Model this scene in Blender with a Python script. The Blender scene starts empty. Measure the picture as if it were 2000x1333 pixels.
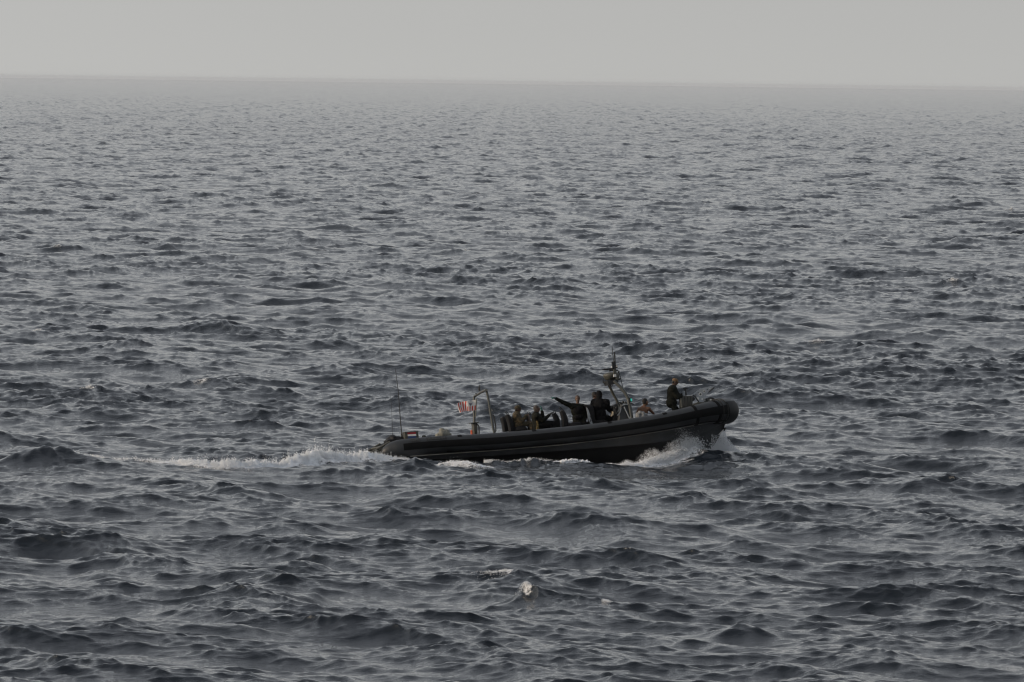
import bpy, bmesh, math, random
import numpy as np
from mathutils import Vector, Matrix, Euler, noise as mnoise

S = bpy.context.scene
COL = S.collection
R = math.radians

# ------------------------------------------------------------------ camera
CAM_H = 12.2
F = 15500.0                      # focal length in pixels of a 2000 px wide frame
cam_d = bpy.data.cameras.new('camera')
cam_d.sensor_width = 36.0
cam_d.lens = F / 2000 * 36.0
cam_d.clip_start = 1.0
cam_d.clip_end = 200000.0
cam = bpy.data.objects.new('camera', cam_d)
COL.objects.link(cam)
PITCH = math.atan((666.5 - 160.5) / F)
CAM_M = (Matrix.Translation((0, 0, CAM_H)) @ Matrix.Rotation(math.pi / 2 - PITCH, 4, 'X')
         @ Matrix.Rotation(R(0.716), 4, 'Z'))
cam.matrix_world = CAM_M
S.camera = cam
CAM_Q = CAM_M.to_3x3()

# ------------------------------------------------------------------ world, sun, exposure
S.view_settings.view_transform = 'Standard'
S.view_settings.look = 'None'
S.view_settings.exposure = 0.0
S.view_settings.gamma = 1.0
S.view_settings.use_curve_mapping = False
SUN_EL, SUN_AZ = R(14), R(-104)         # azimuth measured from +Y, clockwise
W = bpy.data.worlds.new('World'); S.world = W; W.use_nodes = True
wn, wl = W.node_tree.nodes, W.node_tree.links
wn.clear()
wo = wn.new('ShaderNodeOutputWorld')
sky = wn.new('ShaderNodeTexSky'); sky.sky_type = 'NISHITA'; sky.sun_disc = False
sky.sun_elevation = SUN_EL; sky.sun_rotation = SUN_AZ; sky.dust_density = 6.0; sky.air_density = 1.2
hs = wn.new('ShaderNodeHueSaturation'); hs.inputs['Saturation'].default_value = 0.45
wl.new(sky.outputs[0], hs.inputs['Color'])
b1 = wn.new('ShaderNodeBackground'); b1.inputs['Strength'].default_value = 0.05
wl.new(hs.outputs[0], b1.inputs['Color'])
tc = wn.new('ShaderNodeTexCoord'); sp = wn.new('ShaderNodeSeparateXYZ')
wl.new(tc.outputs['Generated'], sp.inputs[0])
rm = wn.new('ShaderNodeValToRGB'); wl.new(sp.outputs['Z'], rm.inputs[0])
cr = rm.color_ramp
cr.elements[0].position = 0.0; cr.elements[0].color = (0.622, 0.622, 0.606, 1)
cr.elements[1].position = 1.0; cr.elements[1].color = (0.40, 0.43, 0.49, 1)
for p, c in ((0.012, (0.600, 0.600, 0.588)), (0.08, (0.62, 0.625, 0.625)), (0.22, (0.60, 0.615, 0.64)),
             (0.45, (0.44, 0.465, 0.51))):
    e = cr.elements.new(p); e.color = (*c, 1)
b2 = wn.new('ShaderNodeBackground'); b2.inputs['Strength'].default_value = 0.8
side = wn.new('ShaderNodeMapRange')          # the veiled light stands ahead; the sky behind the camera is duller
side.inputs['From Min'].default_value = -0.7; side.inputs['From Max'].default_value = 0.9
side.inputs['To Min'].default_value = 0.60; side.inputs['To Max'].default_value = 1.02
wl.new(sp.outputs['Y'], side.inputs[0])
lr = wn.new('ShaderNodeMapRange')            # a little brighter towards the left, faint uneven veil
lr.inputs['From Min'].default_value = -0.10; lr.inputs['From Max'].default_value = 0.10
lr.inputs['To Min'].default_value = 1.0; lr.inputs['To Max'].default_value = 0.93
wl.new(sp.outputs['X'], lr.inputs[0])
sn = wn.new('ShaderNodeTexNoise'); sn.inputs['Scale'].default_value = 7.0; sn.inputs['Detail'].default_value = 3
smp = wn.new('ShaderNodeMapping'); smp.inputs['Scale'].default_value = (1, 1, 5); wl.new(tc.outputs['Generated'], smp.inputs['Vector']); wl.new(smp.outputs[0], sn.inputs['Vector'])
sr = wn.new('ShaderNodeMapRange'); sr.inputs['To Min'].default_value = 0.955; sr.inputs['To Max'].default_value = 1.03; wl.new(sn.outputs[0], sr.inputs[0])
m1 = wn.new('ShaderNodeMath'); m1.operation = 'MULTIPLY'; wl.new(lr.outputs[0], m1.inputs[0]); wl.new(sr.outputs[0], m1.inputs[1])
m2 = wn.new('ShaderNodeMath'); m2.operation = 'MULTIPLY'; wl.new(m1.outputs[0], m2.inputs[0]); wl.new(side.outputs[0], m2.inputs[1])
vm = wn.new('ShaderNodeVectorMath'); vm.operation = 'SCALE'
wl.new(rm.outputs[0], vm.inputs[0]); wl.new(m2.outputs[0], vm.inputs['Scale']); wl.new(vm.outputs[0], b2.inputs['Color'])
ad = wn.new('ShaderNodeAddShader'); wl.new(b1.outputs[0], ad.inputs[0]); wl.new(b2.outputs[0], ad.inputs[1])
wl.new(ad.outputs[0], wo.inputs['Surface'])

sl = bpy.data.lights.new('sun', 'SUN'); sl.energy = 1.8; sl.angle = R(10); sl.color = (1.0, 0.80, 0.60)
so = bpy.data.objects.new('sun', sl); COL.objects.link(so)
sd = Vector((math.sin(SUN_AZ) * math.cos(SUN_EL), math.cos(SUN_AZ) * math.cos(SUN_EL), math.sin(SUN_EL)))
so.rotation_euler = sd.to_track_quat('Z', 'Y').to_euler()

S.cycles.max_bounces = 6
S.cycles.use_denoising = True
S.cycles.filter_width = 1.25
S.cycles.sample_clamp_direct = 1.3
S.cycles.sample_clamp_indirect = 1.3
S.cycles.volume_bounces = 0

# ------------------------------------------------------------------ helpers: names, materials, photo measurements
def tag(o, label=None, cat=None, group=None, kind=None):
    if label: o['label'] = label
    if cat: o['category'] = cat
    if group: o['group'] = group
    if kind: o['kind'] = kind
    return o

def mat(name, col, rough=0.6, metal=0.0, var=0.25, scale=6.0, spec=0.5, bump=0.0, bscale=40.0, sss=0.0, coat=0.0, alpha_fn=None, stretch=(1, 1, 1)):
    """procedural: two scales of noise vary colour and roughness"""
    m = bpy.data.materials.new(name); m.use_nodes = True
    n, l = m.node_tree.nodes, m.node_tree.links
    b = n['Principled BSDF']
    t = n.new('ShaderNodeTexCoord'); mp = n.new('ShaderNodeMapping'); mp.inputs['Scale'].default_value = stretch
    l.new(t.outputs['Object'], mp.inputs['Vector'])
    z = n.new('ShaderNodeTexNoise'); z.inputs['Scale'].default_value = scale; z.inputs['Detail'].default_value = 6
    l.new(mp.outputs[0], z.inputs['Vector'])
    r = n.new('ShaderNodeValToRGB'); l.new(z.outputs[0], r.inputs[0])
    r.color_ramp.elements[0].position = 0.3; r.color_ramp.elements[1].position = 0.7
    r.color_ramp.elements[0].color = (*[c * (1 - var) for c in col], 1)
    r.color_ramp.elements[1].color = (*[min(1, c * (1 + var)) for c in col], 1)
    l.new(r.outputs[0], b.inputs['Base Color'])
    mr = n.new('ShaderNodeMapRange'); l.new(z.outputs[0], mr.inputs[0])
    mr.inputs['To Min'].default_value = max(0.02, rough - 0.12); mr.inputs['To Max'].default_value = min(1, rough + 0.12)
    l.new(mr.outputs[0], b.inputs['Roughness'])
    b.inputs['Metallic'].default_value = metal
    b.inputs['Specular IOR Level'].default_value = spec
    b.inputs['Coat Weight'].default_value = coat
    if bump:
        z2 = n.new('ShaderNodeTexNoise'); z2.inputs['Scale'].default_value = bscale; z2.inputs['Detail'].default_value = 4
        l.new(mp.outputs[0], z2.inputs['Vector'])
        bp = n.new('ShaderNodeBump'); bp.inputs['Strength'].default_value = bump; bp.inputs['Distance'].default_value = 0.02
        l.new(z2.outputs[0], bp.inputs['Height']); l.new(bp.outputs[0], b.inputs['Normal'])
    return m

def ray(px, py):
    d = Vector(((px - 1000) / F, -(py - 666.5) / F, -1.0))
    return (CAM_Q @ d).normalized()

def on_sea(px, py, z=0.0):
    """the point of the water surface measured at (px, py) of the photograph"""
    d = ray(px, py); t = (z - CAM_H) / d.z
    return Vector((0, 0, CAM_H)) + d * t

# ------------------------------------------------------------------ the boat's attitude
YAW, BOWUP, ROLL = 12.0, 6.0, -5.0
BO = on_sea(1085, 898)
BOAT = (Matrix.Translation((BO.x, BO.y, 0.0)) @ Matrix.Rotation(R(YAW), 4, 'Z')
        @ Matrix.Rotation(R(-BOWUP), 4, 'Y') @ Matrix.Rotation(R(ROLL), 4, 'X'))
BINV = BOAT.inverted()

def P(px, py, lat):
    """boat coordinates (x forward, y to port, z up, metres) of a point measured in the photograph, lat metres off the centre line"""
    o = BINV @ Vector((0, 0, CAM_H)); d = BINV.to_3x3() @ ray(px, py)
    t = (lat - o.y) / d.y
    return o + d * t
# ------------------------------------------------------------------ the sea
def wave_tile(L, N, lam_min, lam_max, lam_peak, wind, gain, spread, seed, tilt):
    """one periodic tile of wind sea: height and horizontal displacement"""
    rng = np.random.default_rng(seed)
    k1 = 2 * np.pi * np.fft.fftfreq(N, L / N)
    kx, ky = np.meshgrid(k1, k1, indexing='ij')
    k = np.hypot(kx, ky); k[0, 0] = 1
    kp = 2 * np.pi / lam_peak
    Sp = gain * 0.0081 * k ** -4.0 * np.exp(-1.0 * (kp / k) ** 2) * (k / (2 * np.pi / 3.0)) ** tilt
    c = (kx * math.cos(wind) + ky * math.sin(wind)) / k
    Sp = Sp * (spread + (1 - spread) * np.clip(c, 0, 1) ** 4 * 2.9)
    Sp[(k < 2 * np.pi / lam_max) | (k > 2 * np.pi / lam_min)] = 0
    Sp[0, 0] = 0
    dk = 2 * np.pi / L
    h = np.sqrt(Sp) * dk * (rng.normal(size=k.shape) + 1j * rng.normal(size=k.shape)) / math.sqrt(2)
    f = lambda a: np.real(np.fft.ifft2(a) * N * N).astype(np.float32)
    return f(h), f(1j * kx / k * h), f(1j * ky / k * h)

def sample(T, L, x, y):
    N = T[0].shape[0]
    u = (x / L * N) % N; v = (y / L * N) % N
    i = u.astype(np.int64); j = v.astype(np.int64)
    a = (u - i).astype(np.float32); b = (v - j).astype(np.float32)
    i %= N; j %= N
    i2 = (i + 1) % N; j2 = (j + 1) % N
    return [t[i, j] * (1 - a) * (1 - b) + t[i2, j] * a * (1 - b) + t[i, j2] * (1 - a) * b + t[i2, j2] * a * b for t in T]

TILES = []
WIND = R(-135)
for L, N, lo, hi, rot, gain, spread, seed, tilt in ((263.0, 2048, 1.2, 70.0, 0.0, 0.95, 0.16, 11, -0.08),
                                       (61.0, 2048, 0.24, 1.2, R(23), 1.25, 0.25, 5, 0.05)):
    TILES.append((wave_tile(L, N, lo, hi, 10.0, (WIND if rot == 0 else R(-105)) - rot, gain, spread, seed, tilt), L, rot))

# single crests and hollows that stand out in the photograph: (px, py of the foot, height, half width across, half depth)
HILLS = [(15, 912, .22, 1.2, .8), (78, 912, .26, 1.4, .85), (145, 913, .22, 1.3, .8), (210, 915, .15, 1.3, .9), (588, 1112, .24, 1.1, .8), (640, 1170, .22, .5, .8), (945, 1118, .30, 1.0, 1.0),
         (1010, 1180, .20, 1.3, 1.0), (490, 1235, .12, 1.8, 1.2), (240, 1230, .10, 1.4, 1.0), (1790, 960, .28, 1.3, 1.3),
         (820, 925, .26, 1.0, 1.2), (430, 830, .30, 1.4, 1.4), (110, 800, .22, .7, 1.2), (1450, 1240, .26, 1.0, 1.0),
         (1400, 1040, .16, 1.2, 1.2), (1570, 905, .14, .8, 1.0), (60, 660, .2, .6, 1.5), (1585, 690, .3, .6, 1.5),
         (1960, 418, .25, 1.6, 3.0), (1180, 955, .16, 1.4, 1.0)]
HILLS = [(on_sea(a, b), h, w, d) for a, b, h, w, d in HILLS]

WAKE = [(150, 898, 2), (180, 900, 8), (230, 904, 8), (300, 908, 9), (340, 911, 10), (380, 913, 17), (440, 915, 17), (490, 914, 13), (520, 912, 21), (560, 909, 22), (590, 907, 22),
        (612, 905, 29), (630, 905, 33), (660, 904, 26), (700, 903, 15), (740, 902, 10), (780, 901, 10), (800, 901, 3)]
PATCH1 = [(856, 909, 2), (870, 909, 9), (885, 910, 12), (900, 911, 10), (907, 911, 12), (930, 912, 6), (965, 912, 1)]
PATCH2 = [(945, 906, 1), (975, 906, 10), (1000, 906, 15), (1030, 906, 14), (1060, 906, 8), (1092, 906, 1)]
PATCH3 = [(1095, 907, 2), (1120, 905, 8), (1145, 904, 7), (1160, 905, 1)]
BOW = [(1185, 906, 2), (1205, 906, 6), (1230, 906, 15), (1255, 905, 22), (1285, 903, 38), (1320, 902, 50), (1350, 900, 58), (1380, 898, 60), (1400, 896, 52), (1420, 896, 30), (1440, 897, 15), (1456, 899, 3)]
CHURN = [(WAKE, .55, .72), (PATCH1, .35, .8), (PATCH3, .3, .7), (PATCH2, .35, 1.1), (BOW, .5, .20)]

def surface(x, y):
    """displaced sea position and the local squeeze of the crests"""
    r = np.hypot(x, y)
    X = x.astype(np.float32).copy(); Y = y.astype(np.float32).copy(); Z = np.zeros_like(X)
    dx = x - BO.x; dy = y - BO.y
    calm = 1 - 0.55 * np.exp(-(((dx + 4) / 13.0) ** 2 + ((dy + 6) / 11.0) ** 2) ** 1.5)
    for n, (T, L, rot) in enumerate(TILES):
        c, s = math.cos(rot), math.sin(rot)
        h, a, b = sample(T, L, c * x + s * y, -s * x + c * y)
        if n == 0:
            g = calm * (1 + 0.45 * np.clip((r - 500) / 3000, 0, 1)); h0 = h / h.std()
            gust = sample(T, L, x / 9 + 31, y / 9 + 77)[0]; gust = gust / gust.std()
        else: g = np.clip(0.95 + 0.22 * h0 + 0.20 * gust, 0.55, 1.6)          # ripples steepen on the crests and come in gusts
        ch = 1.3 if n == 0 else 1.0
        X -= ch * g * (c * a - s * b) * -1; Y -= ch * g * (s * a + c * b) * -1; Z += h * g
        X += 0.55 * g * h * math.cos(WIND); Y += 0.55 * g * h * math.sin(WIND)      # crests lean down wind
    for p, h, w, d in HILLS:
        m = (np.abs(x - p.x) < 4 * w) & (np.abs(y - p.y) < 4 * d)
        ex = (x[m] - p.x) / w; ey = (y[m] - p.y) / (d * .75)
        q = np.exp(-np.abs(ex) ** 1.7 - ey ** 2) * np.clip(1 + .15 * sample(TILES[0][0], TILES[0][1], x[m] * 5, y[m] * 5)[0] / TILES[0][0][0].std(), .3, 1.8)
        Z[m] += h * q; X[m] -= 0.25 * w * ex * q
    # churned ridge of the wake and the water thrown up beside the hull
    for prof, hd, up in CHURN:
        q = np.array([[*on_sea(a, b)[:2], c / (F / on_sea(a, b).y)] for a, b, c in prof]); q = q[np.argsort(q[:, 0])]
        m = (x > q[0, 0]) & (x < q[-1, 0]) & (np.abs(y - q[:, 1].mean()) < 12)
        e = (y[m] - np.interp(x[m], q[:, 0], q[:, 1])) / hd
        nz = sample(TILES[0][0], TILES[0][1], x[m] * 4.5 + 50, y[m] * 3)[0] / TILES[0][0][0].std() + 0.8 * sample(TILES[0][0], TILES[0][1], x[m] * 17 + 5, y[m] * 9)[0] / TILES[0][0][0].std()
        Z[m] += np.interp(x[m], q[:, 0], q[:, 2]) * up * np.exp(-e ** 2) * np.clip(0.62 + 0.30 * nz, 0.1, 1.5)
    # the boat's own trough along the hull and the hump it pushes up at the bow
    bx = dx * math.cos(R(YAW)) + dy * math.sin(R(YAW)); by = -dx * math.sin(R(YAW)) + dy * math.cos(R(YAW))
    Z += -0.20 * np.exp(-((bx + 0.3) / 2.4) ** 2 - ((by + 1.3) / 0.9) ** 2)
    Z += 0.10 * np.exp(-((bx - 5.2) / 1.6) ** 2 - ((by + 0.4) / 1.6) ** 2)
    return X, Y, Z

def sea_grid():
    wing = [4.8]; st_ = .008
    while wing[-1] < 13: st_ = min(.04, st_ * 1.015); wing.append(wing[-1] + st_)
    wing = np.array(wing[1:])
    az = np.concatenate([np.linspace(-180, -30, 40)[:-1], np.linspace(-30, -wing[-1], 50)[:-1], -wing[::-1], np.linspace(-4.8, 4.8, 1200),
                         wing, np.linspace(wing[-1], 30, 50)[1:], np.linspace(30, 180, 40)[1:-1]])
    rr = [1.5]
    while rr[-1] < 45000:
        d = rr[-1]
        if d < 146: s = max(0.8, 0.08 * d if d < 40 else 1.0)
        elif d < 156: s = 0.4
        else: s = 0.115 * (d / 200) ** 1.32
        rr.append(d + min(s, d * 0.03) if d > 40 else d + s)
    return np.radians(az), np.array(rr)

AZ, RR = sea_grid()
A, D = np.meshgrid(AZ, RR)
gx = D * np.sin(A); gy = D * np.cos(A)
X, Y, Z = surface(gx.ravel(), gy.ravel())
nr, nc = A.shape
print('sea verts', nr, nc, nr * nc, 'Hs', 4 * TILES[0][0][0].std())

# foam: crests that fold, plus the churned water of the wake and round the hull
Xg = X.reshape(nr, nc); Yg = Y.reshape(nr, nc)
foam = np.zeros(nr * nc, np.float32)
# ------------------------------------------------------------------ mesh collecting
V = Vector
def frame(d):
    d = d.normalized(); a = V((0, 0, 1)) if abs(d.z) < 0.9 else V((1, 0, 0))
    u = a.cross(d).normalized(); return u, d.cross(u)

class MB:
    def __init__(s): s.v, s.f, s.m = [], [], []
    def add(s, vs, fs, mi=0):
        o = len(s.v); s.v += [V(p) for p in vs]; s.f += [tuple(i + o for i in f) for f in fs]; s.m += [mi] * len(fs); return s
    def tube(s, pts, r, n=10, mi=0, smooth_path=True):
        """round bar through the points, r a number or one per point"""
        pts = [V(p) for p in pts]; rs = list(r) if hasattr(r, '__len__') else [r] * len(pts)
        vs, fs = [], []
        u = None
        for i, p in enumerate(pts):
            d = (pts[min(i + 1, len(pts) - 1)] - pts[max(i - 1, 0)]).normalized()
            if u is None: u, w = frame(d)
            else:
                u = (u - d * u.dot(d)).normalized(); w = d.cross(u)
            for k in range(n):
                a = 2 * math.pi * k / n; vs.append(p + (u * math.cos(a) + w * math.sin(a)) * rs[i])
        for i in range(len(pts) - 1):
            for k in range(n):
                a, b = i * n + k, i * n + (k + 1) % n; fs.append((a, b, b + n, a + n))
        fs.append(tuple(range(n))[::-1]); fs.append(tuple((len(pts) - 1) * n + k for k in range(n)))
        return s.add(vs, fs, mi)
    def ball(s, c, r, M=None, n=14, m=9, mi=0):
        """ellipsoid, r = (rx, ry, rz) along the columns of M"""
        M = M or Matrix.Identity(3); c = V(c); r = (r, r, r) if not hasattr(r, '__len__') else r
        vs = [c + M @ V((0, 0, r[2]))]; fs = []
        for i in range(1, m):
            t = math.pi * i / m
            for k in range(n):
                a = 2 * math.pi * k / n
                vs.append(c + M @ V((r[0] * math.sin(t) * math.cos(a), r[1] * math.sin(t) * math.sin(a), r[2] * math.cos(t))))
        vs.append(c + M @ V((0, 0, -r[2])))
        for k in range(n): fs.append((0, 1 + k, 1 + (k + 1) % n))
        for i in range(m - 2):
            for k in range(n):
                a, b = 1 + i * n + k, 1 + i * n + (k + 1) % n; fs.append((a, a + n, b + n, b))
        l = len(vs) - 1
        for k in range(n): fs.append((l, l - n + (k + 1) % n, l - n + k))
        return s.add(vs, fs, mi)
    def cap(s, a, b, ra, rb, n=12):
        """limb segment: two balls and the cone between them"""
        a, b = V(a), V(b); s.ball(a, ra, n=n); s.ball(b, rb, n=n); return s.tube([a, b], [ra, rb], n)
    def prism(s, poly, y0, y1, mi=0, bev=0.0):
        """outline in boat x, z between two lateral positions"""
        n = len(poly); cx = sum(p.x for p in poly) / n; cz = sum(p.z for p in poly) / n
        vs, L = [], []
        if bev:
            w = abs(y1 - y0); sg = 1 if y1 > y0 else -1
            L = [(y0, 1 - bev * 1.4), (y0 + sg * bev * w * .5, 1), (y1 - sg * bev * w * .5, 1), (y1, 1 - bev * 1.4)]
        else: L = [(y0, 1), (y1, 1)]
        for y, k in L: vs += [V((cx + (p.x - cx) * k, y, cz + (p.z - cz) * k)) for p in poly]
        fs = []
        for j in range(len(L) - 1):
            for i in range(n):
                a, b = j * n + i, j * n + (i + 1) % n; fs.append((a, b, b + n, a + n))
        fs.append(tuple(range(n))[::-1]); fs.append(tuple((len(L) - 1) * n + i for i in range(n)))
        return s.add(vs, fs, mi)
    def box(s, c, h, M=None, mi=0):
        M = M or Matrix.Identity(3); c = V(c)
        vs = [c + M @ V((h[0] * i, h[1] * j, h[2] * k)) for i in (-1, 1) for j in (-1, 1) for k in (-1, 1)]
        return s.add(vs, [(0, 1, 3, 2), (4, 6, 7, 5), (0, 4, 5, 1), (2, 3, 7, 6), (0, 2, 6, 4), (1, 5, 7, 3)], mi)
    def mesh(s, name, base=V((0, 0, 0)), smooth=True, fix=True):
        me = bpy.data.meshes.new(name)
        me.from_pydata([p - base for p in s.v], [], s.f)
        me.polygons.foreach_set('material_index', s.m)
        if fix:
            bm = bmesh.new(); bm.from_mesh(me); bmesh.ops.recalc_face_normals(bm, faces=bm.faces); bm.to_mesh(me); bm.free()
        if smooth:
            me.polygons.foreach_set('use_smooth', [True] * len(me.polygons)); me.set_sharp_from_angle(angle=R(38))
        me.update(); return me
    def build(s, name, mats, parent=None, base=V((0, 0, 0)), voxel=0, relax=2, wrinkle=0.0, label=None):
        me = s.mesh(name, base, smooth=not voxel)
        mats = mats if isinstance(mats, (list, tuple)) else [mats]
        if voxel: me = fuse(me, voxel, relax, wrinkle)
        me.name = name
        for m in mats: me.materials.append(m)
        o = bpy.data.objects.new(name, me); COL.objects.link(o)
        if parent: o.parent = parent
        if label: o['label'] = label
        return o

def fuse(me, voxel, relax, wrinkle):
    """melt overlapping shapes into one continuous skin"""
    t = bpy.data.objects.new('tmp', me); COL.objects.link(t)
    r = t.modifiers.new('r', 'REMESH'); r.mode = 'VOXEL'; r.voxel_size = voxel
    if relax:
        q = t.modifiers.new('s', 'SMOOTH'); q.factor = 0.5; q.iterations = relax
    bpy.context.view_layer.update()
    out = bpy.data.meshes.new_from_object(t.evaluated_get(bpy.context.evaluated_depsgraph_get()))
    bpy.data.objects.remove(t)
    if wrinkle:
        nrm = [v.normal.copy() for v in out.vertices]
        for v, n in zip(out.vertices, nrm):
            p = v.co
            k = mnoise.noise(V((p.x * 13, p.y * 13, p.z * 22))) + 0.5 * mnoise.noise(p * 34)
            v.co = p + n * (wrinkle * k)
    out.polygons.foreach_set('use_smooth', [True] * len(out.polygons))
    return out

def thing(name, label, cat, base=V((0, 0, 0)), group=None):
    """an Empty riding on the boat, at boat coordinates base"""
    o = bpy.data.objects.new(name, None); COL.objects.link(o); o.empty_display_size = 0.2
    o.matrix_world = BOAT @ Matrix.Translation(base)
    tag(o, label, cat, group); return o

def spline(pts, k=6):
    """Catmull-Rom through points of any size"""
    a = np.array([list(p) for p in pts], float); a = np.vstack([2 * a[0] - a[1], a, 2 * a[-1] - a[-2]]); out = []
    for i in range(1, len(a) - 2):
        for t in np.linspace(0, 1, k, endpoint=False):
            p0, p1, p2, p3 = a[i - 1:i + 3]
            out.append(0.5 * (2 * p1 + (p2 - p0) * t + (2 * p0 - 5 * p1 + 4 * p2 - p3) * t * t + (3 * p1 - p0 - 3 * p2 + p3) * t ** 3))
    out.append(a[-2]); return np.array(out)

# ------------------------------------------------------------------ materials of the boat and crew
M_TUBE = mat('tube rubber', (0.024, 0.027, 0.030), 0.50, var=0.38, scale=2.2, bump=0.25, bscale=5)
M_STRAKE = mat('strake rubber', (0.005, 0.0055, 0.006), 0.8, spec=0.15, var=0.3, scale=2.5, bump=0.2, bscale=9)
M_HULL = mat('hull paint', (0.042, 0.046, 0.050), 0.5, var=0.35, scale=1.9, stretch=(1, 1, 3))
M_RAIL = mat('lit rail edge', (0.40, 0.39, 0.35), 0.5, var=0.3, scale=4)  # light catching the rail's edge is put into this pale colour
M_BOWCAP = mat('bow rubber', (0.012, 0.013, 0.014), 0.65, var=0.3, scale=3, spec=0.3)
M_BOTTOM = mat('bottom paint', (0.022, 0.023, 0.024), 0.5, var=0.3, scale=1.5)
M_DARK = mat('black fittings', (0.016, 0.017, 0.018), 0.5, var=0.3)
M_PAD = mat('black vinyl', (0.010, 0.010, 0.011), 0.6, var=0.35, scale=9, bump=0.2, spec=0.25)
M_GREY = mat('grey painted metal', (0.075, 0.08, 0.075), 0.45, var=0.2, scale=5)
M_OLIVE = mat('olive grey metal', (0.065, 0.065, 0.054), 0.5, var=0.25, scale=5)
M_PALE = mat('pale grey metal', (0.34, 0.37, 0.40), 0.4, var=0.12, scale=7)
M_WHITE = mat('white plastic', (0.72, 0.72, 0.70), 0.5, var=0.06)
M_PATCH = mat('name patch', (0.011, 0.0115, 0.012), 0.7, var=0.2)
M_LETTER = mat('letter paint', (0.075, 0.08, 0.08), 0.7, var=0.2)
M_DECK = mat('deck tread', (0.05, 0.052, 0.055), 0.8, var=0.3, scale=14)
M_ROPE = mat('rope', (0.03, 0.03, 0.028), 0.9, var=0.4, scale=60)
M_CANVAS = mat('pale canvas', (0.20, 0.195, 0.165), 0.9, var=0.25, scale=8, bump=0.5, bscale=30)
M_SHEET = mat('white sheet', (0.22, 0.225, 0.225), 0.85, var=0.2, scale=9, bump=0.5, bscale=30)
M_ORANGE = mat('orange plastic', (0.62, 0.10, 0.03), 0.45, var=0.12)
M_RED = mat('flag red', (0.66, 0.05, 0.03), 0.85, var=0.12)
M_FWHITE = mat('flag white', (0.84, 0.82, 0.78), 0.85, var=0.06)
M_FBLUE = mat('flag blue', (0.03, 0.035, 0.11), 0.85, var=0.2)
M_RED2 = mat('painted red', (0.30, 0.012, 0.022), 0.6, var=0.12)
M_BLUE2 = mat('painted blue', (0.025, 0.055, 0.17), 0.6, var=0.12)

def camo(name, cols, sc=16):
    m = bpy.data.materials.new(name); m.use_nodes = True
    n, l = m.node_tree.nodes, m.node_tree.links; b = n['Principled BSDF']
    t = n.new('ShaderNodeTexCoord'); z = n.new('ShaderNodeTexNoise'); z.inputs['Scale'].default_value = sc; z.inputs['Detail'].default_value = 3
    l.new(t.outputs['Object'], z.inputs['Vector'])
    r = n.new('ShaderNodeValToRGB'); r.color_ramp.interpolation = 'CONSTANT'; l.new(z.outputs[0], r.inputs[0])
    r.color_ramp.elements[0].color = (*cols[0], 1); r.color_ramp.elements[1].position = 0.44; r.color_ramp.elements[1].color = (*cols[1], 1)
    for p, c in zip((0.51, 0.58), cols[2:]):
        e = r.color_ramp.elements.new(p); e.color = (*c, 1)
    l.new(r.outputs[0], b.inputs['Base Color']); b.inputs['Roughness'].default_value = 0.9
    return m

M_BLACKCLOTH = mat('black cloth', (0.007, 0.007, 0.008), 0.95, spec=0.15, var=0.3, scale=10)
M_GREENCLOTH = mat('dark green cloth', (0.012, 0.013, 0.010), 0.95, spec=0.15, var=0.3, scale=10)
M_CAMO = camo('camouflage cloth', [(0.03, 0.028, 0.016), (0.08, 0.058, 0.03), (0.02, 0.02, 0.012), (0.13, 0.088, 0.042)])
M_SKIN = mat('skin', (0.12, 0.072, 0.052), 0.6, var=0.1, scale=14)
M_SKIN2 = mat('tanned skin', (0.15, 0.07, 0.036), 0.55, var=0.15, scale=8)
M_SKIN3 = mat('shaded skin', (0.09, 0.045, 0.03), 0.6, var=0.15, scale=8)  # darker copy of the skin, shade put into its colour
M_HAIR = mat('black hair', (0.012, 0.010, 0.009), 0.7, var=0.3, scale=30)
M_HAIRB = mat('brown grey hair', (0.08, 0.065, 0.058), 0.8, var=0.3, scale=30)
M_TAN = mat('tan cap cloth', (0.17, 0.105, 0.055), 0.9, var=0.15)
M_TEAL = mat('teal glove', (0.012, 0.10, 0.09), 0.6, var=0.2)
M_BLACKGLOVE = mat('black glove', (0.015, 0.015, 0.015), 0.7, var=0.2)
# ------------------------------------------------------------------ the boat
boat = bpy.data.objects.new('inflatable_boat', None); COL.objects.link(boat)
boat.matrix_world = BOAT
tag(boat, 'long dark grey rigid inflatable boat with open cockpit running bow up through the swell', 'boat')

# tube path along the starboard side, round the bow and back along the port side: x, y, z, radius
st = [(748, 886.5, -1.12, .07), (751, 885.5, -1.16, .14), (757, 882, -1.2, .195), (768, 878, -1.22, .245), (790, 875, -1.25, .28), (860, 869, -1.25, .28),
      (960, 863.5, -1.25, .28), (1060, 855, -1.25, .28), (1150, 846, -1.25, .28), (1200, 839.5, -1.25, .28), (1250, 832, -1.24, .285),
      (1300, 823.5, -1.2, .29), (1350, 813, -1.08, .315), (1380, 807, -.92, .345), (1402, 804, -.66, .38), (1414, 803, -.34, .405)]
sb = [[*P(a, b, c), d] for a, b, c, d in st]
nose = [*P(1417, 803, 0), .415]
port = [[q[0], -q[1], q[2], q[3]] for q in reversed(sb)]
TP = spline(sb + [nose] + port, 8)
NT = len(TP); HALF = NT // 2
def tframe(i):
    p = V(TP[i][:3]); t = V(TP[min(i + 1, NT - 1)][:3]) - V(TP[max(i - 1, 0)][:3]); t.normalize()
    o = t.cross(V((0, 0, 1))).normalized(); u = o.cross(t); return p, o, u, TP[i][3]
def tpt(fi, ang, extra=0.0):
    """point of the tube skin at path position fi, ang degrees above the outward direction"""
    i = int(fi); f = fi - i; j = min(i + 1, NT - 1); out = []
    for k in (i, j):
        p, o, u, r = tframe(k); out.append(p + (o * math.cos(R(ang)) + u * math.sin(R(ang))) * (r + extra))
    return out[0].lerp(out[1], f)
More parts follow.
